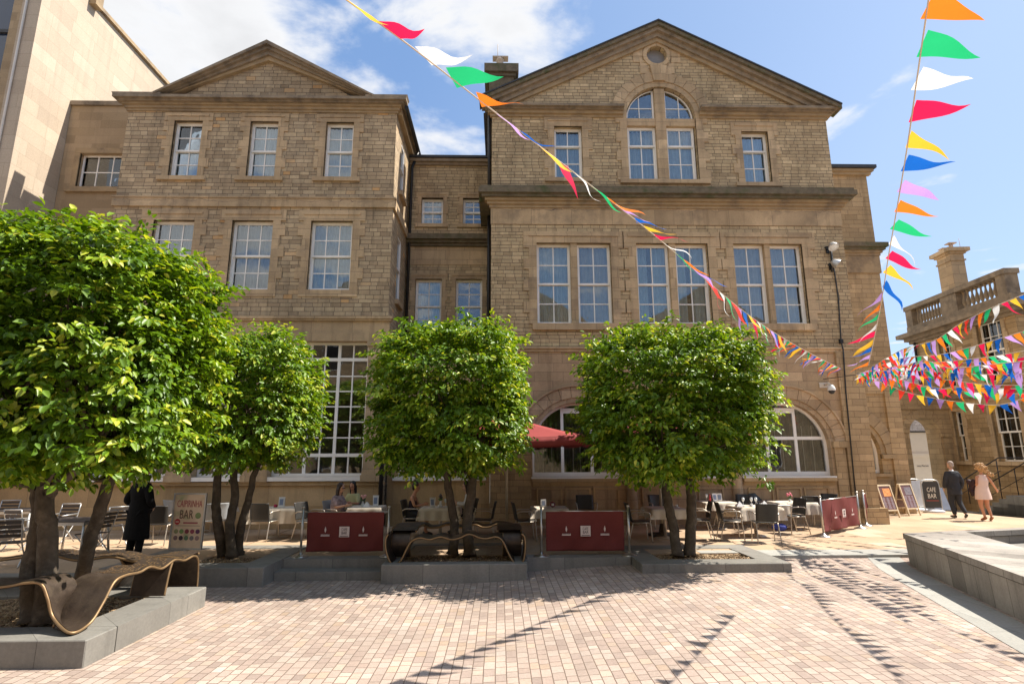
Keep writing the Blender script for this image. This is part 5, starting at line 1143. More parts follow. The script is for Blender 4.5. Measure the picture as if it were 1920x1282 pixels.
# ================================================================== barriers
def post(parent, x, y, z, h):
    MB().tube([(x, y, z+.03), (x, y, z+h)], .024, 12).build('post', M['steel'], parent)
    MB().lathe([(.17, 0), (.17, .012), (.09, .035), (.035, .06), (.03, .09)], (x, y, z), 20).build('foot', M['steel'], parent)
    MB().lathe([(.03, 0), (.034, .02), (.03, .035), (.005, .045)], (x, y, z+h), 12).build('cap', M['steel'], parent)
cafe_ink = M['ink']
def barrier(p0, p1, z, label, mat='maroon', h=.98, inset=.10):
    p0, p1 = Vector((p0[0], p0[1], 0)), Vector((p1[0], p1[1], 0)); mid = (p0+p1)/2; t = thing('cafe_barrier', label, 'barrier', (mid.x, mid.y, z), group='maroon canvas cafe barriers')
    post(t, p0.x, p0.y, z, h); post(t, p1.x, p1.y, z, h); d = (p1-p0); L = d.length; d.normalize(); nn = Vector((d.y, -d.x, 0))
    if nn.y > 0 and abs(nn.y) > abs(nn.x): nn = -nn
    rb = MB(); rb.tube([p0+Vector((0, 0, z+h-.08)), p1+Vector((0, 0, z+h-.08))], .012, 6); rb.build('rail', M['steel'], t)
    nx_, nz_ = 60, 20; vs = []; r = random.Random(int(L*1000)); ph = r.uniform(0, 6)
    Lb = L-2*inset; fold = []
    def fz(a, b): 
        return .028*sin(a*5+b*4+ph)+.02*sin(a*11-b*7+ph*2)+.035*math.exp(-((a-.25*Lb-b*.5)**2)*30)*b+.035*math.exp(-((Lb*.8-a-b*.6)**2)*30)*b
    for j in range(nz_+1):
        for i in range(nx_+1):
            a = Lb*i/nx_; b = 1-j/nz_; q = p0+d*(inset+a)+nn*fz(a, b)*(.2+.8*(1-b)) + Vector((0, 0, z+.10+(h-.17)*b)); vs.append(q)
    mb = MB(); mb.smooth = True; mb.add(vs, [(j*(nx_+1)+i, j*(nx_+1)+i+1, (j+1)*(nx_+1)+i+1, (j+1)*(nx_+1)+i) for j in range(nz_) for i in range(nx_)])
    ban = mb.build('banner', M[mat], t, recalc=False); sf = ban.modifiers.new('thickness', 'SOLIDIFY'); sf.thickness = .003; sf.offset = 0
    ang = math.atan2(d.y, d.x); 
    if nn.dot(Vector((-d.y, d.x, 0))) > 0: pass
    face = nn*.075; base = p0+d*(L/2)+face+Vector((0, 0, z)); Rm = Matrix((d, Vector((0, 0, 1)), nn)).transposed()
    if Rm.determinant() < 0: Rm = Matrix((-d, Vector((0, 0, 1)), nn)).transposed()
    dd = Rm.col[0]
    eu = Rm.to_euler()
    zc = .10+(h-.17)*.50
    sq = MB(); sq.obox(base+Vector((0, 0, zc)), .105, .105, .002, M=Rm); sq.build('logo_square', M['print'], t)
    def tx(s, size, dx, dz, mt=None, sx=1): text(s, size, mt or cafe_ink, tuple(base+dd*dx+nn*.005+Vector((0, 0, zc+dz)) - t.location), eu, t, 'lettering', .001, sx)
    tx('CAFE', .085, 0, .02, sx=.62); tx('BAR', .085, 0, -.05, sx=.78)
    ul = MB(); ul.obox(base+nn*.005+Vector((0, 0, zc-.085)), .085, .006, .001, M=Rm); ul.build('small_print', cafe_ink, t)
    for s in (-1, 1):
        c = base+dd*s*Lb*.245; lg = MB()
        rel = lambda u, v: c+dd*u+Vector((0, 0, zc+v))+nn*.004
        def flat(pts): 
            lo = [rel(*p) for p in pts]; k = len(lo); lg.add(lo+[q+nn*.002 for q in lo], [tuple(range(k)), tuple(range(2*k-1, k-1, -1))]+[(i, (i+1) % k, k+(i+1) % k, k+i) for i in range(k)])
        flat([(0, -.02), (.016, .02), (.018, .05), (0, .11), (-.018, .05), (-.016, .02)])
        flat([(-.095, -.085), (.095, -.085), (.088, -.068), (-.088, -.068)])
        for q in range(7): u = -.08+.0267*q; flat([(u-.01, -.064), (u+.01, -.064), (u, -.04)])
        lg.build('emblem', M['print'], t)
    return t
e0 = AZ(560, 1036, TZ); 
def at_y(px, y, z=.9): q = AY(px, 1000, y); return (q.x, y)
barrier(at_y(566, 12.45), at_y(728, 12.45), TZ, 'maroon canvas barrier on the steps left of the central bench')
barrier(at_y(1015, 12.35), at_y(1179, 12.35), TZ, 'maroon canvas barrier right of the central bench')
bp0, bp1 = AZ(1143, 0+1011, TZ), None
g1 = AZ(1545, 1006, TZ); g2 = AZ(1614, 990, TZ); g3 = AZ(1625, 985, TZ); g4 = AZ(1652, 968, TZ)
M['maroon3'] = M['maroon']
barrier((g1.x, g1.y), (g2.x, g2.y), TZ, 'sunlit maroon barrier, angled, right of the tables', inset=.07)
barrier((g3.x, g3.y), (g4.x, g4.y), TZ, 'maroon barrier seen nearly edge on near the wooden menu boards', inset=.07)
# ================================================================== signs
def quadlocal(mb, x0, x1, z0, z1, y, th=.004): return mb.box(x0, x1, y-th, y, z0, z1)
pz = thing('poster_stand', 'silver framed poster stand advertising the caipirinha bar', 'poster stand', (AZ(345, 1048, TZ).x, AZ(345, 1048, TZ).y, TZ), RAD(-8))
w_, z0_, z1_ = .335, .22, 1.28
fr = MB(); fr.box(-w_-.03, -w_, -.02, .02, z0_-.03, z1_+.03); fr.box(w_, w_+.03, -.02, .02, z0_-.03, z1_+.03); fr.box(-w_, w_, -.02, .02, z1_, z1_+.03); fr.box(-w_, w_, -.02, .02, z0_-.03, z0_); fr.build('frame', M['alu'], pz, world=False)
pm_, pn, pl_, pb = nodes('tropical_poster'); q = NT(pn, pl_); co = q.mk('ShaderNodeTexCoord').outputs['Object']
pc = q.ramp(q.noise(co, 3.2, 3, .5, .6), [(.3, (.42,.43,.25)), (.45, (.74,.57,.42)), (.7, (.84,.68,.52))]); pl_.new(pc, pb.inputs['Base Color']); pb.inputs['Roughness'].default_value = .3
quadlocal(MB(), -w_, w_, z0_, z1_, 0).build('poster', pm_, pz, world=False)
ink2 = plain('poster_crimson', (.42,.09,.12), .5); ink3 = plain('poster_cream', (.72,.60,.50), .5)
text('CAIPIRINHA', .20, ink2, (0, -.008, 1.03), (pi/2, 0, 0), pz, 'lettering', .001, .52); text('BAR', .25, plain('poster_brown', (.16,.09,.07), .5), (-.05, -.008, .80), (pi/2, 0, 0), pz, 'lettering', .001, .68)
def disc(cx, cz, r, col, y=-.009, nm='printed_disc'):
    MB().extr(arc(cx, cz, r, 0, 360, 18)[:-1], y, y+.003).build(nm, plain('disc_%02d' % int(col[0]*99), col, .5), pz, world=False)
disc(-.235, .735, .06, (.48,.05,.06), nm='price_badge'); MB().box(-.27, -.20, -.012, -.0095, .725, .745).build('price_strip', ink3, pz, world=False)
disc(.215, .86, .062, (.25,.32,.14), nm='lime_picture'); MB().box(-.10, .22, -.008, -.005, .70, .73).build('small_print', ink2, pz, world=False)
MB().box(-.28, .28, -.009, -.006, .655, .661).build('rule', M['ink'], pz, world=False)
cols = [(.33,.33,.17),(.22,.35,.12),(.26,.06,.08),(.36,.08,.12),(.14,.05,.12),(.27,.17,.17),(.07,.04,.06),(.14,.24,.14),(.22,.20,.20),(.34,.22,.22)]
for k, c in enumerate(cols): disc(-.24+.12*(k % 5), .545-.13*(k//5), .046, c)
MB().lathe([(.2, 0), (.2, .02), (.16, .04)], (0, .05, 0), 20).build('base', M['alu'], pz, world=False); MB().box(-.03, .03, .0, .05, .03, .25).build('stem', M['alu'], pz, world=False)
def aboard(px, py, rz, label, seed):
    p = AZ(px, py, TZ); t = thing('menu_board', label, 'menu board', p, RAD(rz), 'wooden menu boards'); w, H = .31, 1.08; a = RAD(13)
    for s in (1, -1):
        R = Matrix.Rotation(-a*s, 3, 'X'); o = Vector((0, -.26*s, 0)); fr = MB()
        def bx(x0, x1, z0, z1, th=.022, y=0): c = Vector(((x0+x1)/2, y, (z0+z1)/2)); fr.obox(o+R @ c, (x1-x0)/2, th, (z1-z0)/2, M=R)
        bx(-w, -w+.045, 0, H); bx(w-.045, w, 0, H); bx(-w+.045, w-.045, H-.045, H); bx(-w+.045, w-.045, .22, .26)
        fr.build('frame', M['teak'], t, world=False)
        r = random.Random(seed+s); pn_ = MB(); pn_.obox(o+R @ Vector((0, 0, (.26+H-.045)/2)), w-.046, .006, (H-.305)/2, M=R); pn_.build('panel', plain('menu_print_%d' % (seed+s), (.16,.075,.065), .4), t, world=False)
        if s == 1:
            ph = MB(); ph.obox(o+R @ Vector((.06, -.009, .83)), .17, .002, .13, M=R); ph.build('photo', plain('orange_food_photo_%d' % seed, (.72,.30,.10) if seed == 1 else (.2,.17,.18), .4, var=.5, scale=14), t, world=False)
            tx = MB()
            for k in range(16):
                z = .30+.035*k
                if z > .68 and k % 2: continue
                for q_ in range(3):
                    if z > .7: continue
                    tx.obox(o+R @ Vector((-.18+.18*q_, -.009, z)), r.uniform(.04, .07), .0015, .008, M=R)
            tx.build('menu_lines', plain('menu_lines_%d' % seed, (.40,.33,.36), .5), t, world=False)
    for s in (-1, 1): MB().box(s*w-.012, s*w+.012, -.13, .13, .52, .55).build('stay', M['teak'], t, world=False)
aboard(1662, 969, 18, 'wooden A-board menu with an orange food picture, nearest of the pair', 1)
aboard(1702, 965, 20, 'wooden A-board menu with grey pictures, behind the orange one', 4)
def swing(px, py, rz, label, front):
    p = AZ(px, py, TZ); t = thing('pavement_sign', label, 'pavement sign', p, RAD(rz))
    b = MB(); b.lathe([(.0, 0), (.36, 0), (.38, .03), (.34, .07), (.1, .11), (0, .11)], n=22); bo = b.build('base', plain('pale_plastic_base', (.55,.55,.56), .5), t, world=False); bo.scale = (1, .62, 1)
    f = MB(); f.tube(catmull([(-.3, 0, .08), (-.32, .02, .5), (-.31, .04, 1.0), (-.25, .05, 1.12), (0, .055, 1.15), (.25, .05, 1.12), (.31, .04, 1.0), (.32, .02, .5), (.3, 0, .08)], 5), .018, 8); f.build('frame', M['alu'], t, world=False)
    pn_ = MB(); pn_.extr([(-.28, .16), (.28, .16), (.29, 1.0), (.24, 1.09), (-.24, 1.09), (-.29, 1.0)], .0, .02); pn_.build('panel', M['blackpl'] if front else plain('white_sign_panel', (.7,.7,.7), .5), t, world=False)
    if front:
        text('CAFE', .23, plain('sign_cream', (.78,.72,.60), .5), (0, -.006, .72), (pi/2, 0, 0), t, 'lettering', .001, .6); text('BAR', .23, bpy.data.materials['sign_cream'], (0, -.006, .50), (pi/2, 0, 0), t, 'lettering', .001, .75)
        MB().box(-.22, .22, -.006, -.002, .40, .42).build('red_line', plain('sign_red', (.45,.06,.04), .5), t, world=False)
    return t
swing(1752, 960, -4, 'black rounded cafe bar pavement sign beside the gateway', True)
swing(1722, 957, 8, 'white framed pavement sign behind the black one', False)
MB_ = MB(); pz2 = AZ(1777, 958, TZ)
lb_ = MB(); lb_.obox((0, 0, .42), .30, .01, .42, M=Matrix.Rotation(RAD(-20), 3, 'X')); o = lb_.build('leaning_board', plain('grey_blue_board', (.20,.22,.27), .5), None); o.location = (pz2.x, pz2.y+.35, TZ); tag(o, 'blue-grey board leaning on the gateway wall behind the black sign', 'board')
# ================================================================== fittings on the hall
def flood(px, py, label, aim):
    p = AY(px, py, YR-.35); t = thing('floodlight', label, 'floodlight', (p.x, YR-.03, p.z)); rel = Vector((0, -.32, 0))
    br = MB(); br.box(-.05, .05, -.02, .02, -.12, .12); br.tube([(0, -.02, 0), (-.16, -.12, .03), (-.02, -.32, .04)], .018, 8); br.build('bracket', M['black'], t, world=False)
    R = Matrix.Rotation(aim[0], 3, 'X') @ Matrix.Rotation(aim[1], 3, 'Y')
    h = MB(); h.lathe([(.06, .16), (.10, .12), (.15, 0), (.165, -.05), (.16, -.06), (.14, -.045)], n=18); me = h.build('housing', M['alu'], t, world=False); me.location = rel; me.rotation_euler = R.to_euler()
    l_ = MB(); l_.lathe([(0, -.03), (.135, -.03), (.12, -.045), (0, -.055)], n=18); me = l_.build('lens', glassm, t, world=False); me.location = rel; me.rotation_euler = R.to_euler()
flood(1562, 462, 'upper of two silver floodlights on the hall corner, facing down', (RAD(-35), 0)); flood(1568, 494, 'lower of two silver floodlights on the hall corner, facing right', (RAD(-20), RAD(-50)))
MB().tube([AY(1558, 460, YR-.08), AY(1560, 510, YR-.08)], .03, 8).build('conduit', M['black'], RB)
p = AY(1556, 728, YR-.3); t = thing('security_camera', 'white dome security camera above the right ground floor arch', 'security camera', (p.x, YR-.02, p.z))
MB().box(-.17, .17, -.03, .0, .05, .22, .01).build('mount', M['cream'], t, world=False); MB().tube([(0, -.02, .14), (0, -.2, .17), (.04, -.28, .1)], .035, 8).build('arm', M['cream'], t, world=False)
MB().lathe([(.03, .14), (.08, .10), (.12, 0), (.12, -.05)], (.05, -.28, -.02), 16).build('housing', M['china'], t, world=False); MB().ball((.05, -.28, -.08), .095, 14).build('dome', M['lead'], t, world=False)

# ================================================================== people
def eval_mesh(o):
    dg = bpy.context.evaluated_depsgraph_get(); dg.update(); me = bpy.data.meshes.new_from_object(o.evaluated_get(dg)); d = o.data; bpy.data.objects.remove(o); bpy.data.meshes.remove(d); return me
def skin(J, E, root, lv=2, add=0, only=None):
    names = []
    for a, b in E:
        for q in (a, b):
            if q not in names: names.append(q)
    names.remove(root) if root in names else None; names = [root]+names
    me = bpy.data.meshes.new('tmp'); me.from_pydata([J[q][:3] for q in names], [(names.index(a), names.index(b)) for a, b in E], [])
    o = bpy.data.objects.new('tmp', me); COL.objects.link(o); md = o.modifiers.new('s', 'SKIN'); md.use_smooth_shade = True
    sv = me.skin_vertices[0].data
    for i, q in enumerate(names): sv[i].radius = (J[q][3]+add, J[q][4]+add if len(J[q]) > 4 else J[q][3]+add); sv[i].use_root = (i == 0)
    ss = o.modifiers.new('u', 'SUBSURF'); ss.levels = lv; ss.render_levels = lv
    return eval_mesh(o)
def fuse(meshes, voxel, name, mats, parent, smooth=2):
    bm = bmesh.new()
    for me in meshes: bm.from_mesh(me)
    me = bpy.data.meshes.new('tmp'); bm.to_mesh(me); bm.free()
    o = bpy.data.objects.new('tmp', me); COL.objects.link(o); r = o.modifiers.new('r', 'REMESH'); r.mode = 'VOXEL'; r.voxel_size = voxel
    if smooth: q = o.modifiers.new('q', 'SMOOTH'); q.factor = .5; q.iterations = smooth
    me = eval_mesh(o); me.materials.clear()
    for mt in (mats if isinstance(mats, list) else [mats]): me.materials.append(mt)
    me.polygons.foreach_set('use_smooth', [True]*len(me.polygons)); me.name = name
    o = bpy.data.objects.new(name, me); COL.objects.link(o); o.parent = parent; return o
BASE = dict(pelvis=(0, 0, .95, .13, .10), spine=(0, .0, 1.12, .12, .095), chest=(0, .01, 1.30, .145, .105), neckb=(0, .015, 1.45, .075), neck=(0, -.0, 1.53, .052), head=(0, -.015, 1.60, .06),
  shL=(.165, .015, 1.41, .058), elL=(.235, .04, 1.14, .042), wrL=(.245, -.03, .90, .027), hipL=(.085, 0, .90, .092), knL=(.10, -.01, .50, .058), anL=(.10, .03, .09, .038), toeL=(.11, -.12, .035, .034, .028),
  shR=(-.165, .015, 1.41, .058), elR=(-.235, .04, 1.14, .042), wrR=(-.245, -.03, .90, .027), hipR=(-.085, 0, .90, .092), knR=(-.10, -.01, .50, .058), anR=(-.10, .03, .09, .038), toeR=(-.11, -.12, .035, .034, .028))
TOR = [('pelvis', 'spine'), ('spine', 'chest'), ('chest', 'neckb'), ('neckb', 'neck'), ('neck', 'head')]
ARM = lambda s: [('chest', 'sh'+s), ('sh'+s, 'el'+s), ('el'+s, 'wr'+s)]
LEG = lambda s: [('pelvis', 'hip'+s), ('hip'+s, 'kn'+s), ('kn'+s, 'an'+s), ('an'+s, 'toe'+s)]
def head_mesh(c, yaw=0, pitch=0):
    R = Matrix.Rotation(yaw, 3, 'Z') @ Matrix.Rotation(pitch, 3, 'X'); c = Vector(c); mb = MB(); P = lambda x, y, z: c+R @ Vector((x, y, z))
    mb.ball(P(0, .012, .035), 1, 20, (.073, .092, .095), R); mb.ball(P(0, -.015, -.045), 1, 16, (.055, .066, .068), R); mb.ball(P(0, -.062, -.078), 1, 10, (.026, .022, .022), R)
    mb.ball(P(0, -.096, -.012), 1, 10, (.012, .018, .024), R); mb.ball(P(0, -.076, -.052), 1, 10, (.022, .014, .010), R); mb.ball(P(0, -.078, .022), 1, 10, (.045, .014, .010), R)
    for s in (-1, 1): mb.ball(P(s*.074, .012, -.008), 1, 10, (.010, .018, .030), R)
    return mb.mesh('h', M['dark']), R, P
def hand_mesh(w, d, side, palm, curl=.5, k=1.0):
    """w wrist, d direction along the hand, palm normal; five unequal bent fingers"""
    w, d, palm = Vector(w), Vector(d).normalized(), Vector(palm).normalized(); a = d.cross(palm).normalized(); palm = a.cross(d).normalized(); mb = MB()
    Mx = Matrix((a, d, palm)).transposed(); mb.ball(w+d*.045*k, 1, 12, (.037*k, .052*k, .017*k), Mx)
    for i, (o, L) in enumerate(((-.028, .068), (-.010, .078), (.009, .072), (.026, .057))):
        p = w+d*.082*k+a*o*k; c1 = curl*(.8+.12*i); q = []
        ang = 0; seg = L/3*k; q.append(p-d*.02)
        q.append(p)
        for s_ in range(3): ang += c1*.75; p = p+(d*cos(ang)+palm*sin(ang))*seg; q.append(p)
        mb.tube(q, [.0095*k, .0095*k, .009*k, .008*k, .0065*k], 8)
    t0 = w+d*.03*k-a*.03*k*side; t1 = t0+(d*.6-a*side*.55+palm*.25).normalized()*.035*k; t2 = t1+(d*.85+palm*.45).normalized()*.032*k; mb.tube([w+d*.02*k-a*.01*side*k, t0, t1, t2], [.013*k, .012*k, .0105*k, .008*k], 8)
    return mb.mesh('hand', M['dark'])
def loft(rings, n=20):
    """rings: (cx,cy,z,rx,ry)"""
    mb = MB(); vs = []
    for cx, cy, z, rx, ry in rings: vs += [(cx+rx*cos(2*pi*k/n), cy+ry*sin(2*pi*k/n), z) for k in range(n)]
    L = len(rings); fs = [(i*n+k, i*n+(k+1) % n, (i+1)*n+(k+1) % n, (i+1)*n+k) for i in range(L-1) for k in range(n)]+[tuple(range(n-1, -1, -1)), tuple((L-1)*n+k for k in range(n))]
    return mb.add(vs, fs).mesh('l', M['dark'])
SK = {'fair': plain('fair_skin', (.55,.32,.22), .5, var=.08), 'tan': plain('tanned_skin', (.50,.24,.14), .45, var=.08)}
def person(label, loc, rz, J, skinm, clothes=(), hair=None, hyaw=0, hpitch=0, hands=((.4, None), (.4, None)), scale=1.0, extra=None):
    t = thing('person', label, 'person', loc, rz); t.scale = (scale,)*3
    JJ = dict(BASE); JJ.update(J)
    hc = Vector(JJ['head'][:3])+Vector((0, -.012, .075)); hm, R, P = head_mesh(hc, hyaw, hpitch)
    parts = [skin(JJ, TOR+ARM('L')+ARM('R')+LEG('L')+LEG('R'), 'pelvis'), hm]
    for s, sd, (cu, pn_) in (('L', 1, hands[0]), ('R', -1, hands[1])):
        w = Vector(JJ['wr'+s][:3]); d = (w-Vector(JJ['el'+s][:3])); parts.append(hand_mesh(w-d.normalized()*.012, d, sd, pn_ or Vector((-sd, 0, 0)), cu))
    b = fuse(parts, .0095, 'body', SK[skinm], t, 2)
    ey = MB()
    for s in (-1, 1): ey.ball(P(s*.03, -.083, .008), .0085, 8)
    ey.build('eyes', M['ink'], t, world=False)
    MB().ball(P(0, -.088, -.053), 1, 8, (.02, .006, .0045), R).build('mouth', plain('lips', (.40,.12,.10), .5), t, world=False)
    for nm, mat, fn in clothes: fuse(fn(JJ), .011, nm, mat, t, 3)
    if hair: hair(t, P, R)
    if extra: extra(t, JJ)
    return t
def over(J, names, E, root, add, trim=None):
    K = dict(J)
    if trim:
        for k_, v_ in trim.items(): K[k_] = v_
    return skin(K, E, root, add=add)
def shoes(J, heel=False):
    out = []
    for s in 'LR':
        a, q = Vector(J['an'+s][:3]), Vector(J['toe'+s][:3]); m_ = (a+q)/2; d = (q-a); ang = math.atan2(d.x, -d.y) ; mb = MB()
        R = Matrix.Rotation(ang, 3, 'Z') @ Matrix.Rotation(math.atan2(-(q.z-a.z+.055), Vector((d.x, d.y)).length), 3, 'X') if True else None
        mb.ball(m_+Vector((0, 0, -.018)), 1, 14, (.046, .142, .042), R); mb.ball(a+Vector((0, .012, -.03)), 1, 12, (.042, .05, .05)); out.append(mb.mesh('s', M['dark']))
    return out
def cap_hair(t, P, R, mat, extra_balls=(), k=1.0, name='hair', rough=.012, seed=1):
    mb = MB(); mb.ball(P(0, .028, .052), 1, 18, (.082*k, .092*k, .088*k), R); mb.ball(P(0, .055, .0), 1, 16, (.074*k, .062*k, .085*k), R)
    for c, sc in extra_balls: mb.ball(P(*c), 1, 14, sc, R)
    me = mb.mesh('x', mat); o = fuse([me], .009, name, mat, t, 1); n_ = o.data
    for v in n_.vertices: v.co += v.normal*rough*noise.noise(Vector((v.co.x*38+seed, v.co.y*38, v.co.z*16)))
    return o
hb_ = plain('dark_brown_hair', (.035,.02,.014), .45, var=.4, scale=30); hk = plain('black_hair', (.008,.007,.007), .35, var=.3, scale=30); hbl = plain('curly_blonde_hair', (.55,.33,.15), .5, var=.45, scale=26, bump=.8); hg = plain('cropped_grey_hair', (.38,.30,.25), .7, var=.2, scale=40)
suit = plain('dark_navy_grey_suit', (.038,.040,.046), .75, var=.15, spec=.2); blk = plain('black_wool', (.008,.008,.009), .85, var=.2, spec=.15); dress_m = plain('blush_dress_fabric', (.70,.52,.44), .7, var=.05)
# man in the suit, walking away
p = AZ(1797, 971, TZ)
Js = dict(elL=(.255, .03, 1.14, .045), wrL=(.235, -.10, .93, .028), elR=(-.255, .05, 1.14, .045), wrR=(-.245, -.06, .91, .028), knL=(.10, -.07, .50, .06), anL=(.09, .02, .09, .04), toeL=(.11, -.14, .04, .034, .028), knR=(-.10, .0, .50, .06), anR=(-.12, .22, .15, .04), toeR=(-.16, .10, .04, .034, .028))
person('bald man in a dark suit walking away beside the woman in the pale dress', p, RAD(172), Js, 'fair',
  [('trousers', suit, lambda J: [over(J, 0, [('pelvis', 'hipL'), ('hipL', 'knL'), ('knL', 'anL'), ('pelvis', 'hipR'), ('hipR', 'knR'), ('knR', 'anR')], 'pelvis', .024)]),
   ('jacket', suit, lambda J: [over(J, 0, [('pelvis', 'spine'), ('spine', 'chest'), ('chest', 'neckb'), ('chest', 'shL'), ('shL', 'elL'), ('elL', 'wrL'), ('chest', 'shR'), ('shR', 'elR'), ('elR', 'wrR')], 'pelvis', .027), loft([(0, .01, .74, .215, .16), (0, .01, .95, .20, .15), (0, .0, 1.12, .18, .135), (0, .01, 1.32, .215, .145), (0, .01, 1.42, .20, .12), (0, .01, 1.48, .10, .08)])]),
   ('collar', M['china'], lambda J: [loft([(0, .01, 1.475, .075, .07), (0, .0, 1.52, .066, .062)])]),
   ('shoes', M['blackpl'], lambda J: shoes(J))],
  lambda t, P, R: cap_hair(t, P, R, hg, k=.97, rough=.002), hyaw=RAD(20), scale=1.02)
p = AZ(1852, 976, TZ)
Jw = dict(pelvis=(0.02, 0, .93, .125, .10), spine=(0, 0, 1.10, .105, .085), chest=(-.02, .01, 1.28, .125, .095), neckb=(-.03, .015, 1.42, .06), neck=(-.03, 0, 1.49, .045), head=(-.035, -.01, 1.55, .055),
  shR=(-.19, .02, 1.39, .047), elR=(-.32, .03, 1.15, .036), wrR=(-.47, -.05, .96, .024), shL=(.13, .015, 1.385, .047), elL=(.20, .06, 1.13, .037), wrL=(.16, -.16, 1.06, .024),
  hipL=(.10, 0, .88, .11), knL=(.10, -.05, .49, .064), anL=(.06, .0, .12, .036), toeL=(.07, -.11, .03, .03, .024), hipR=(-.07, 0, .88, .11), knR=(-.06, .0, .49, .064), anR=(-.09, .07, .14, .036), toeR=(-.12, -.02, .035, .03, .024))
def blonde(t, P, R):
    r = random.Random(4); bl = []
    for _ in range(46):
        a, b = r.uniform(0, 2*pi), r.uniform(-.2, 1.3); rad = r.uniform(.10, .155); bl.append(((rad*cos(a)*cos(b), .04+rad*sin(a)*cos(b)*.9, .02+rad*sin(b)*.95), (.036, .036, .042)))
    for _ in range(26): f = r.random(); bl.append(((-.05-.22*f+r.uniform(-.04, .04), .09+r.uniform(-.03, .03), -.03-.17*f+r.uniform(-.03, .03)), (.03*(1.2-f*.5), .03, .034)))
    cap_hair(t, P, R, hbl, bl, k=1.28, rough=.035)
def hold(t, J):
    pass
wp = person('woman in a sleeveless pale dress with curly blonde hair walking away, arm out', p, RAD(176), Jw, 'tan',
  [('dress', dress_m, lambda J: [over(J, 0, [('pelvis', 'spine'), ('spine', 'chest'), ('chest', 'neckb'), ('chest', 'shL'), ('chest', 'shR')], 'pelvis', .014, dict(shL=(.115, .015, 1.38, .045), shR=(-.165, .015, 1.38, .045))), loft([(.02, .01, .66, .245, .17), (.02, .0, .88, .225, .155), (.01, 0, 1.08, .185, .13), (-.02, .01, 1.25, .18, .13), (-.025, .01, 1.36, .15, .10), (-.03, .01, 1.43, .11, .075)])]),
   ('shoes', plain('tan_heels', (.32,.13,.05), .5), lambda J: shoes(J))], blonde, hands=((.9, (0, 0, 1)), (.35, (0, -1, .3))), scale=.99)
jm = MB(); jr = random.Random(8)
for k in range(22): f = k/21; jm.ball((.24+jr.uniform(-.05, .05), -.10+jr.uniform(-.07, .07), 1.22-.42*f+jr.uniform(-.03, .03)), .075*(1-f*.35), 10, (1, .8, 1.2))
o = fuse([jm.mesh('j', M['dark'])], .012, 'carried_jacket', plain('black_and_burgundy_jacket', (.03,.012,.014), .7, var=.7, scale=5), None, 2)
o.location = p; o.rotation_euler = (0, 0, RAD(176)); tag(o, 'dark burgundy and black jacket carried over the arm of the woman in the pale dress', 'jacket')
# man in the long black coat by the far-left tables, seen from behind
p = AZ(249, 1056, TZ)
Jb = dict(elL=(.27, .08, 1.13, .045), wrL=(.15, -.12, 1.05, .028), elR=(-.29, .06, 1.15, .045), wrR=(-.17, -.14, 1.02, .028))
person('man in a knee-length black coat standing behind the ribbon bench, face hidden by leaves', p, RAD(165), Jb, 'fair',
  [('trousers', blk, lambda J: [over(J, 0, [('pelvis', 'hipL'), ('hipL', 'knL'), ('knL', 'anL'), ('pelvis', 'hipR'), ('hipR', 'knR'), ('knR', 'anR')], 'pelvis', .024)]),
   ('coat', blk, lambda J: [over(J, 0, [('pelvis', 'spine'), ('spine', 'chest'), ('chest', 'neckb'), ('chest', 'shL'), ('shL', 'elL'), ('elL', 'wrL'), ('chest', 'shR'), ('shR', 'elR'), ('elR', 'wrR')], 'pelvis', .03), loft([(0, .0, .44, .25, .19), (0, .0, .75, .225, .175), (0, .01, 1.0, .20, .15), (0, .0, 1.15, .185, .14), (0, .01, 1.32, .215, .145), (0, .01, 1.42, .20, .12), (0, .01, 1.50, .10, .08)])]),
   ('shoes', M['blackpl'], lambda J: shoes(J))],
  lambda t, P, R: cap_hair(t, P, R, hk, k=1.0), scale=1.04)
# seated diners
SIT = dict(pelvis=(0, .06, .54, .145, .12), spine=(0, .06, .70, .12, .10), chest=(0, .04, .88, .13, .10), neckb=(0, .02, 1.03, .065), neck=(0, -.01, 1.09, .047), head=(0, -.03, 1.16, .055),
  shL=(.155, .03, .985, .052), elL=(.20, -.06, .76, .04), wrL=(.10, -.28, .80, .025), shR=(-.155, .03, .985, .052), elR=(-.20, -.06, .76, .04), wrR=(-.10, -.28, .80, .025),
  hipL=(.09, .03, .53, .095), knL=(.10, -.36, .52, .06), anL=(.10, -.30, .12, .038), toeL=(.11, -.43, .04, .032, .026), hipR=(-.09, .03, .53, .095), knR=(-.10, -.36, .52, .06), anR=(-.10, -.33, .12, .038), toeR=(-.11, -.46, .04, .032, .026))
TOP = [('pelvis', 'spine'), ('spine', 'chest'), ('chest', 'neckb'), ('chest', 'shL'), ('chest', 'shR')]
SLV = [('shL', 'elL'), ('shR', 'elR')]; LOW = [('pelvis', 'hipL'), ('hipL', 'knL'), ('knL', 'anL'), ('pelvis', 'hipR'), ('hipR', 'knR'), ('knR', 'anR')]
def long_hair(mat, L=.30, fr=False):
    def f(t, P, R):
        bl = [((0, .075, -.02-L*k/7), (.085-.004*k, .045, .05)) for k in range(8)]+[((s*.072, .03, -.01-L*.8*k/7), (.025, .05, .05)) for k in range(8) for s in (-1, 1)]
        cap_hair(t, P, R, mat, bl, k=1.06, rough=.012)
    return f
def bun(t, P, R): cap_hair(t, P, R, hb_, [((0, .06, .145), (.042, .042, .038)), ((.01, .075, .165), (.03, .03, .03)), ((0, .03, .12), (.05, .05, .04))], k=1.02, rough=.012)
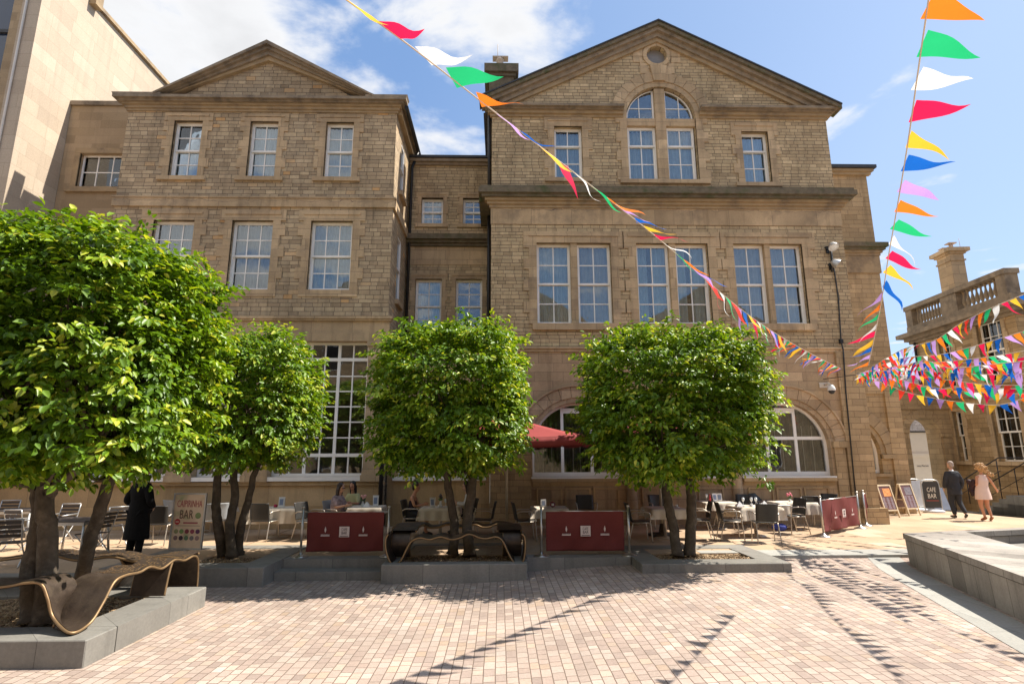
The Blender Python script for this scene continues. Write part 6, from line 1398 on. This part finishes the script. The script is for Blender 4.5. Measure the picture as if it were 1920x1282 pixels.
shawl = plain('grey_pink_patterned_shawl', (.30,.22,.22), .8, var=.6, scale=16); olive = plain('pale_olive_blouse', (.42,.40,.20), .8); navy = plain('dark_sleeveless_top', (.02,.012,.022), .7); wht = plain('white_shirt_cloth', (.62,.6,.56), .8); drk = plain('dark_skirt_cloth', (.02,.02,.024), .8)
def glasses(t, J): pass
def sun_gl(t, P, R):
    long_hair(hb_, .30)(t, P, R); g = MB()
    for s in (-1, 1): g.ball(P(s*.032, -.09, .008), 1, 10, (.026, .008, .02), R)
    g.tube([P(-.075, .01, .012), P(-.06, -.08, .012), P(.06, -.08, .012), P(.075, .01, .012)], .003, 6); g.build('sunglasses', M['blackpl'], t, world=False)
def seat_at(px, py): q = AZ(px, py, TZ); return Vector((q.x, q.y, TZ))
person('seated woman with brown hair, sunglasses and a grey patterned shawl', seat_at(632, 1006), RAD(68), SIT, 'fair',
  [('shawl', shawl, lambda J: [over(J, 0, TOP+SLV, 'pelvis', .03), loft([(0, .04, .62, .20, .16), (0, .03, .80, .23, .17), (0, .02, .95, .20, .14), (0, .02, 1.04, .10, .08)])]), ('trousers', drk, lambda J: [over(J, 0, LOW, 'pelvis', .02)]), ('shoes', M['blackpl'], lambda J: shoes(J))], sun_gl, hpitch=RAD(8))
person('seated woman with long straight black hair and pale green top', seat_at(658, 997), RAD(-14), SIT, 'tan',
  [('blouse', olive, lambda J: [over(J, 0, TOP+SLV, 'pelvis', .018)]), ('trousers', drk, lambda J: [over(J, 0, LOW, 'pelvis', .02)]), ('shoes', M['blackpl'], lambda J: shoes(J))], long_hair(hk, .30), hpitch=RAD(12), scale=1.0)
person('seated woman with a hair bun and sleeveless dark top, in profile', seat_at(775, 1004), RAD(84), SIT, 'tan',
  [('top', navy, lambda J: [over(J, 0, TOP, 'pelvis', .016, dict(shL=(.12, .03, .975, .045), shR=(-.12, .03, .975, .045)))]), ('skirt', drk, lambda J: [over(J, 0, [('pelvis', 'hipL'), ('hipL', 'knL'), ('pelvis', 'hipR'), ('hipR', 'knR')], 'pelvis', .035)]), ('shoes', M['blackpl'], lambda J: shoes(J))], bun, hpitch=RAD(14))
person('diner in a white shirt mostly hidden behind the central tree trunks', seat_at(875, 1000), RAD(-85), SIT, 'fair',
  [('shirt', wht, lambda J: [over(J, 0, TOP+SLV+[('elL', 'wrL'), ('elR', 'wrR')], 'pelvis', .018)]), ('trousers', drk, lambda J: [over(J, 0, LOW, 'pelvis', .02)]), ('shoes', M['blackpl'], lambda J: shoes(J))], long_hair(hb_, .2), hpitch=RAD(10))

# ================================================================== bunting
PC = [('orange', (.80,.20,.02)), ('green', (.02,.46,.17)), ('white', (.78,.78,.76)), ('crimson', (.70,.015,.08)), ('yellow', (.82,.48,.04)), ('blue', (.01,.12,.50)), ('lilac', (.50,.30,.68)), ('scarlet', (.75,.05,.03))]
pmats = [fabric(c+'_pennant_cloth', v, .38, .05) for c, v in PC]
def pennant_mesh(ci, var):
    r = random.Random(ci*10+var); mb = MB(); mb.smooth = True; n, m_ = 9, 4; vs = []
    amp = r.uniform(.015, .04); ph = r.uniform(0, 6); droop = (.02, .06, .11, -.03)[var]; tw = r.uniform(-.5, .5)
    for i in range(n+1):
        f = i/n; hw = .5*(1-f)
        for j in range(m_+1):
            g_ = (j/m_-.5)*2*hw
            x = g_*.215 + droop*f*f; y = amp*sin(f*6+ph+g_*2)*f + g_*tw*f*.25; z = -f*.36
            vs.append((x, y, z))
    mb.add(vs, [(i*(m_+1)+j, i*(m_+1)+j+1, (i+1)*(m_+1)+j+1, (i+1)*(m_+1)+j) for i in range(n) for j in range(m_)])
    me = mb.mesh('pennant', pmats[ci]); return me
PM = [[pennant_mesh(c, v) for v in range(4)] for c in range(8)]
ANCH = (10.1, 16.5)
def plan(px, py, E, A=ANCH):
    r = ray(px, py); d = (E[0]-A[0], E[1]-A[1]); det = r.x*(-d[1])+d[0]*r.y; t = (A[0]*(-d[1])+d[0]*A[1])/det; return Vector((t*r.x, t*r.y, CH+t*r.z))
def bunting(label, pts, seed, wind, space=.30, kw=.75, start=0, size=1.0, step=1, odd=.12, grow=0):
    """pts 3-D control points; wind: direction the pennants fly"""
    P = catmull(pts, 10); cum = [0]
    for a, b in zip(P, P[1:]): cum.append(cum[-1]+(b-a).length)
    t = thing('bunting', label, 'bunting', P[0], 0, 'strings of pennant bunting'); MB().tube(P, .006, 5).build('cord', M['cloth'], t); r = random.Random(seed)
    s = .12; k = start; i = 0; cnt = 0
    while s < cum[-1]-.1 and cnt < 98:
        while i < len(cum)-2 and cum[i+1] < s: i += 1
        f = (s-cum[i])/(cum[i+1]-cum[i]); c = P[i].lerp(P[i+1], f); tg = (P[i+1]-P[i]).normalized()
        w = Vector(wind(s/cum[-1])) if callable(wind) else Vector(wind)
        d = w.normalized()*kw + Vector((0, 0, -1))*(1-kw) + Vector((r.uniform(-.3, .3), r.uniform(-.3, .3), r.uniform(-.25, .25)))
        d -= tg*d.dot(tg)*.65; d.normalize(); z = -d; x = (tg-z*tg.dot(z)).normalized(); y = z.cross(x)
        o = bpy.data.objects.new('pennant', PM[k % 7 if r.random() > odd else 7][r.randrange(4)]); COL.objects.link(o); o.parent = t
        mt = Matrix((x, y, z)).transposed().to_4x4(); sc = r.uniform(.92, 1.08)*size*(1+grow*s/cum[-1]); mt = mt @ Matrix.Scale(sc, 4); mt.translation = c-t.location; o.matrix_local = mt
        s += space*size*r.uniform(.95, 1.08); k += step; cnt += 1
    return t
E1, E2 = (-.5, 3.6), (3.25, 3.8)
s1 = [plan(x, y, E1) for x, y in ((628, -18), (650, 0), (780, 95), (930, 212), (1100, 342), (1240, 452), (1400, 588), (1500, 652), (1585, 695), (1610, 703))]
bunting('long bunting string crossing the sky from top centre down to the hall corner', s1, 1, lambda f: (.8+.2*sin(f*30), -.1+.3*sin(f*17), -.40+.3*sin(f*41)) if f < .28 else (.35, -.1, -1) if f < .48 else (-.75, .35, -.45+.4*sin(f*50)), kw=.85, start=4, size=1.0, grow=.35, step=-1, odd=.04)
s2 = [plan(x, y, E2) for x, y in ((1743, -22), (1741, 0), (1722, 130), (1702, 270), (1682, 390), (1666, 480), (1656, 545), (1642, 620), (1628, 685))]
bunting('steep bunting string hanging down from the top right corner', s2, 2, lambda f: (1, -.1, -.30-f*.9) if f < .60 else (-1, .15, -.25), kw=.88, start=0, odd=0)
fan = [('upper right bunting string rising to the right edge beneath the balustrade', 7.8, [(1628, 692), (1668, 668), (1700, 652), (1752, 638), (1800, 607), (1860, 577), (1930, 548)], 11),
 ('bunting string just under the upper right one, crossing the upper windows', 9.4, [(1628, 694), (1690, 672), (1760, 665), (1815, 652), (1870, 636), (1930, 618)], 12),
 ('bunting string crossing the far building below its upper windows', 8.6, [(1622, 696), (1700, 684), (1790, 676), (1860, 668), (1930, 656)], 13),
 ('crowded bunting string at mid height of the dense tangle on the right', 9.6, [(1618, 698), (1700, 686), (1780, 682), (1860, 676), (1930, 668)], 14),
 ('taut bunting string through the middle of the dense right-hand tangle', 9.0, [(1612, 700), (1690, 694), (1770, 698), (1850, 702), (1930, 700)], 15),
 ('bunting string forming the lower part of the dense tangle', 11.0, [(1610, 701), (1680, 700), (1760, 710), (1850, 721), (1930, 722)], 16),
 ('second lowest bunting string in front of the archway', 12.5, [(1606, 702), (1670, 710), (1740, 724), (1820, 735), (1930, 738)], 17),
 ('lowest bunting string sagging across the archway and far building', 14.0, [(1604, 702), (1650, 716), (1700, 735), (1760, 748), (1840, 758), (1885, 757), (1930, 742)], 18),
 ('short bunting string bunched beside the tower wing', 10.2, [(1612, 699), (1660, 690), (1720, 680), (1800, 688), (1930, 690)], 19)]
fan += [('loosely hanging bunting string through the upper middle of the dense tangle', 8.3, [(1616, 698), (1680, 692), (1730, 676), (1780, 690), (1850, 684), (1930, 676)], 20),
 ('twisted bunting string low in the dense tangle over the gateway', 11.8, [(1610, 701), (1660, 706), (1705, 715), (1750, 730), (1800, 726), (1930, 730)], 21)]
for lb, dep, pp, sd_ in fan:
    q = ray(1920, 640); E = (q.x/q.y*dep, dep); (x9, y9), (x8, y8) = pp[-1], pp[-2]; g9 = (y9-y8)/(x9-x8); pp = pp+([(2080, y9+g9*150), (2300, y9+g9*370)] if sd_ in (11, 12) else []); bunting(lb, [plan(x, y, E) for x, y in pp], sd_, (lambda f, k=sd_: (.7*sin(f*23+k), -.2, -.7+.5*sin(f*37+k*2))), kw=.6, start=sd_ % 7, space=.27, size=.80)
# iron ring the strings are tied to
a_ = AY(1610, 702, 16.5); rg = MB(); rg.tube([a_, Vector((10.3, YR-.1, 4.75))], .012, 6); rg.tube([a_+Vector((.05*cos(k), 0, .05*sin(k))) for k in np.linspace(0, 6.28, 12)], .008, 6); tag(rg.build('wall_hook', M['black']), 'iron hook and ring on the hall corner where the bunting strings meet', 'hook')
# parts carry no category or group
for o in list(bpy.data.objects):
    if o.parent is not None:
        for k_ in ('category', 'group'): 
            if k_ in o.keys(): del o[k_]
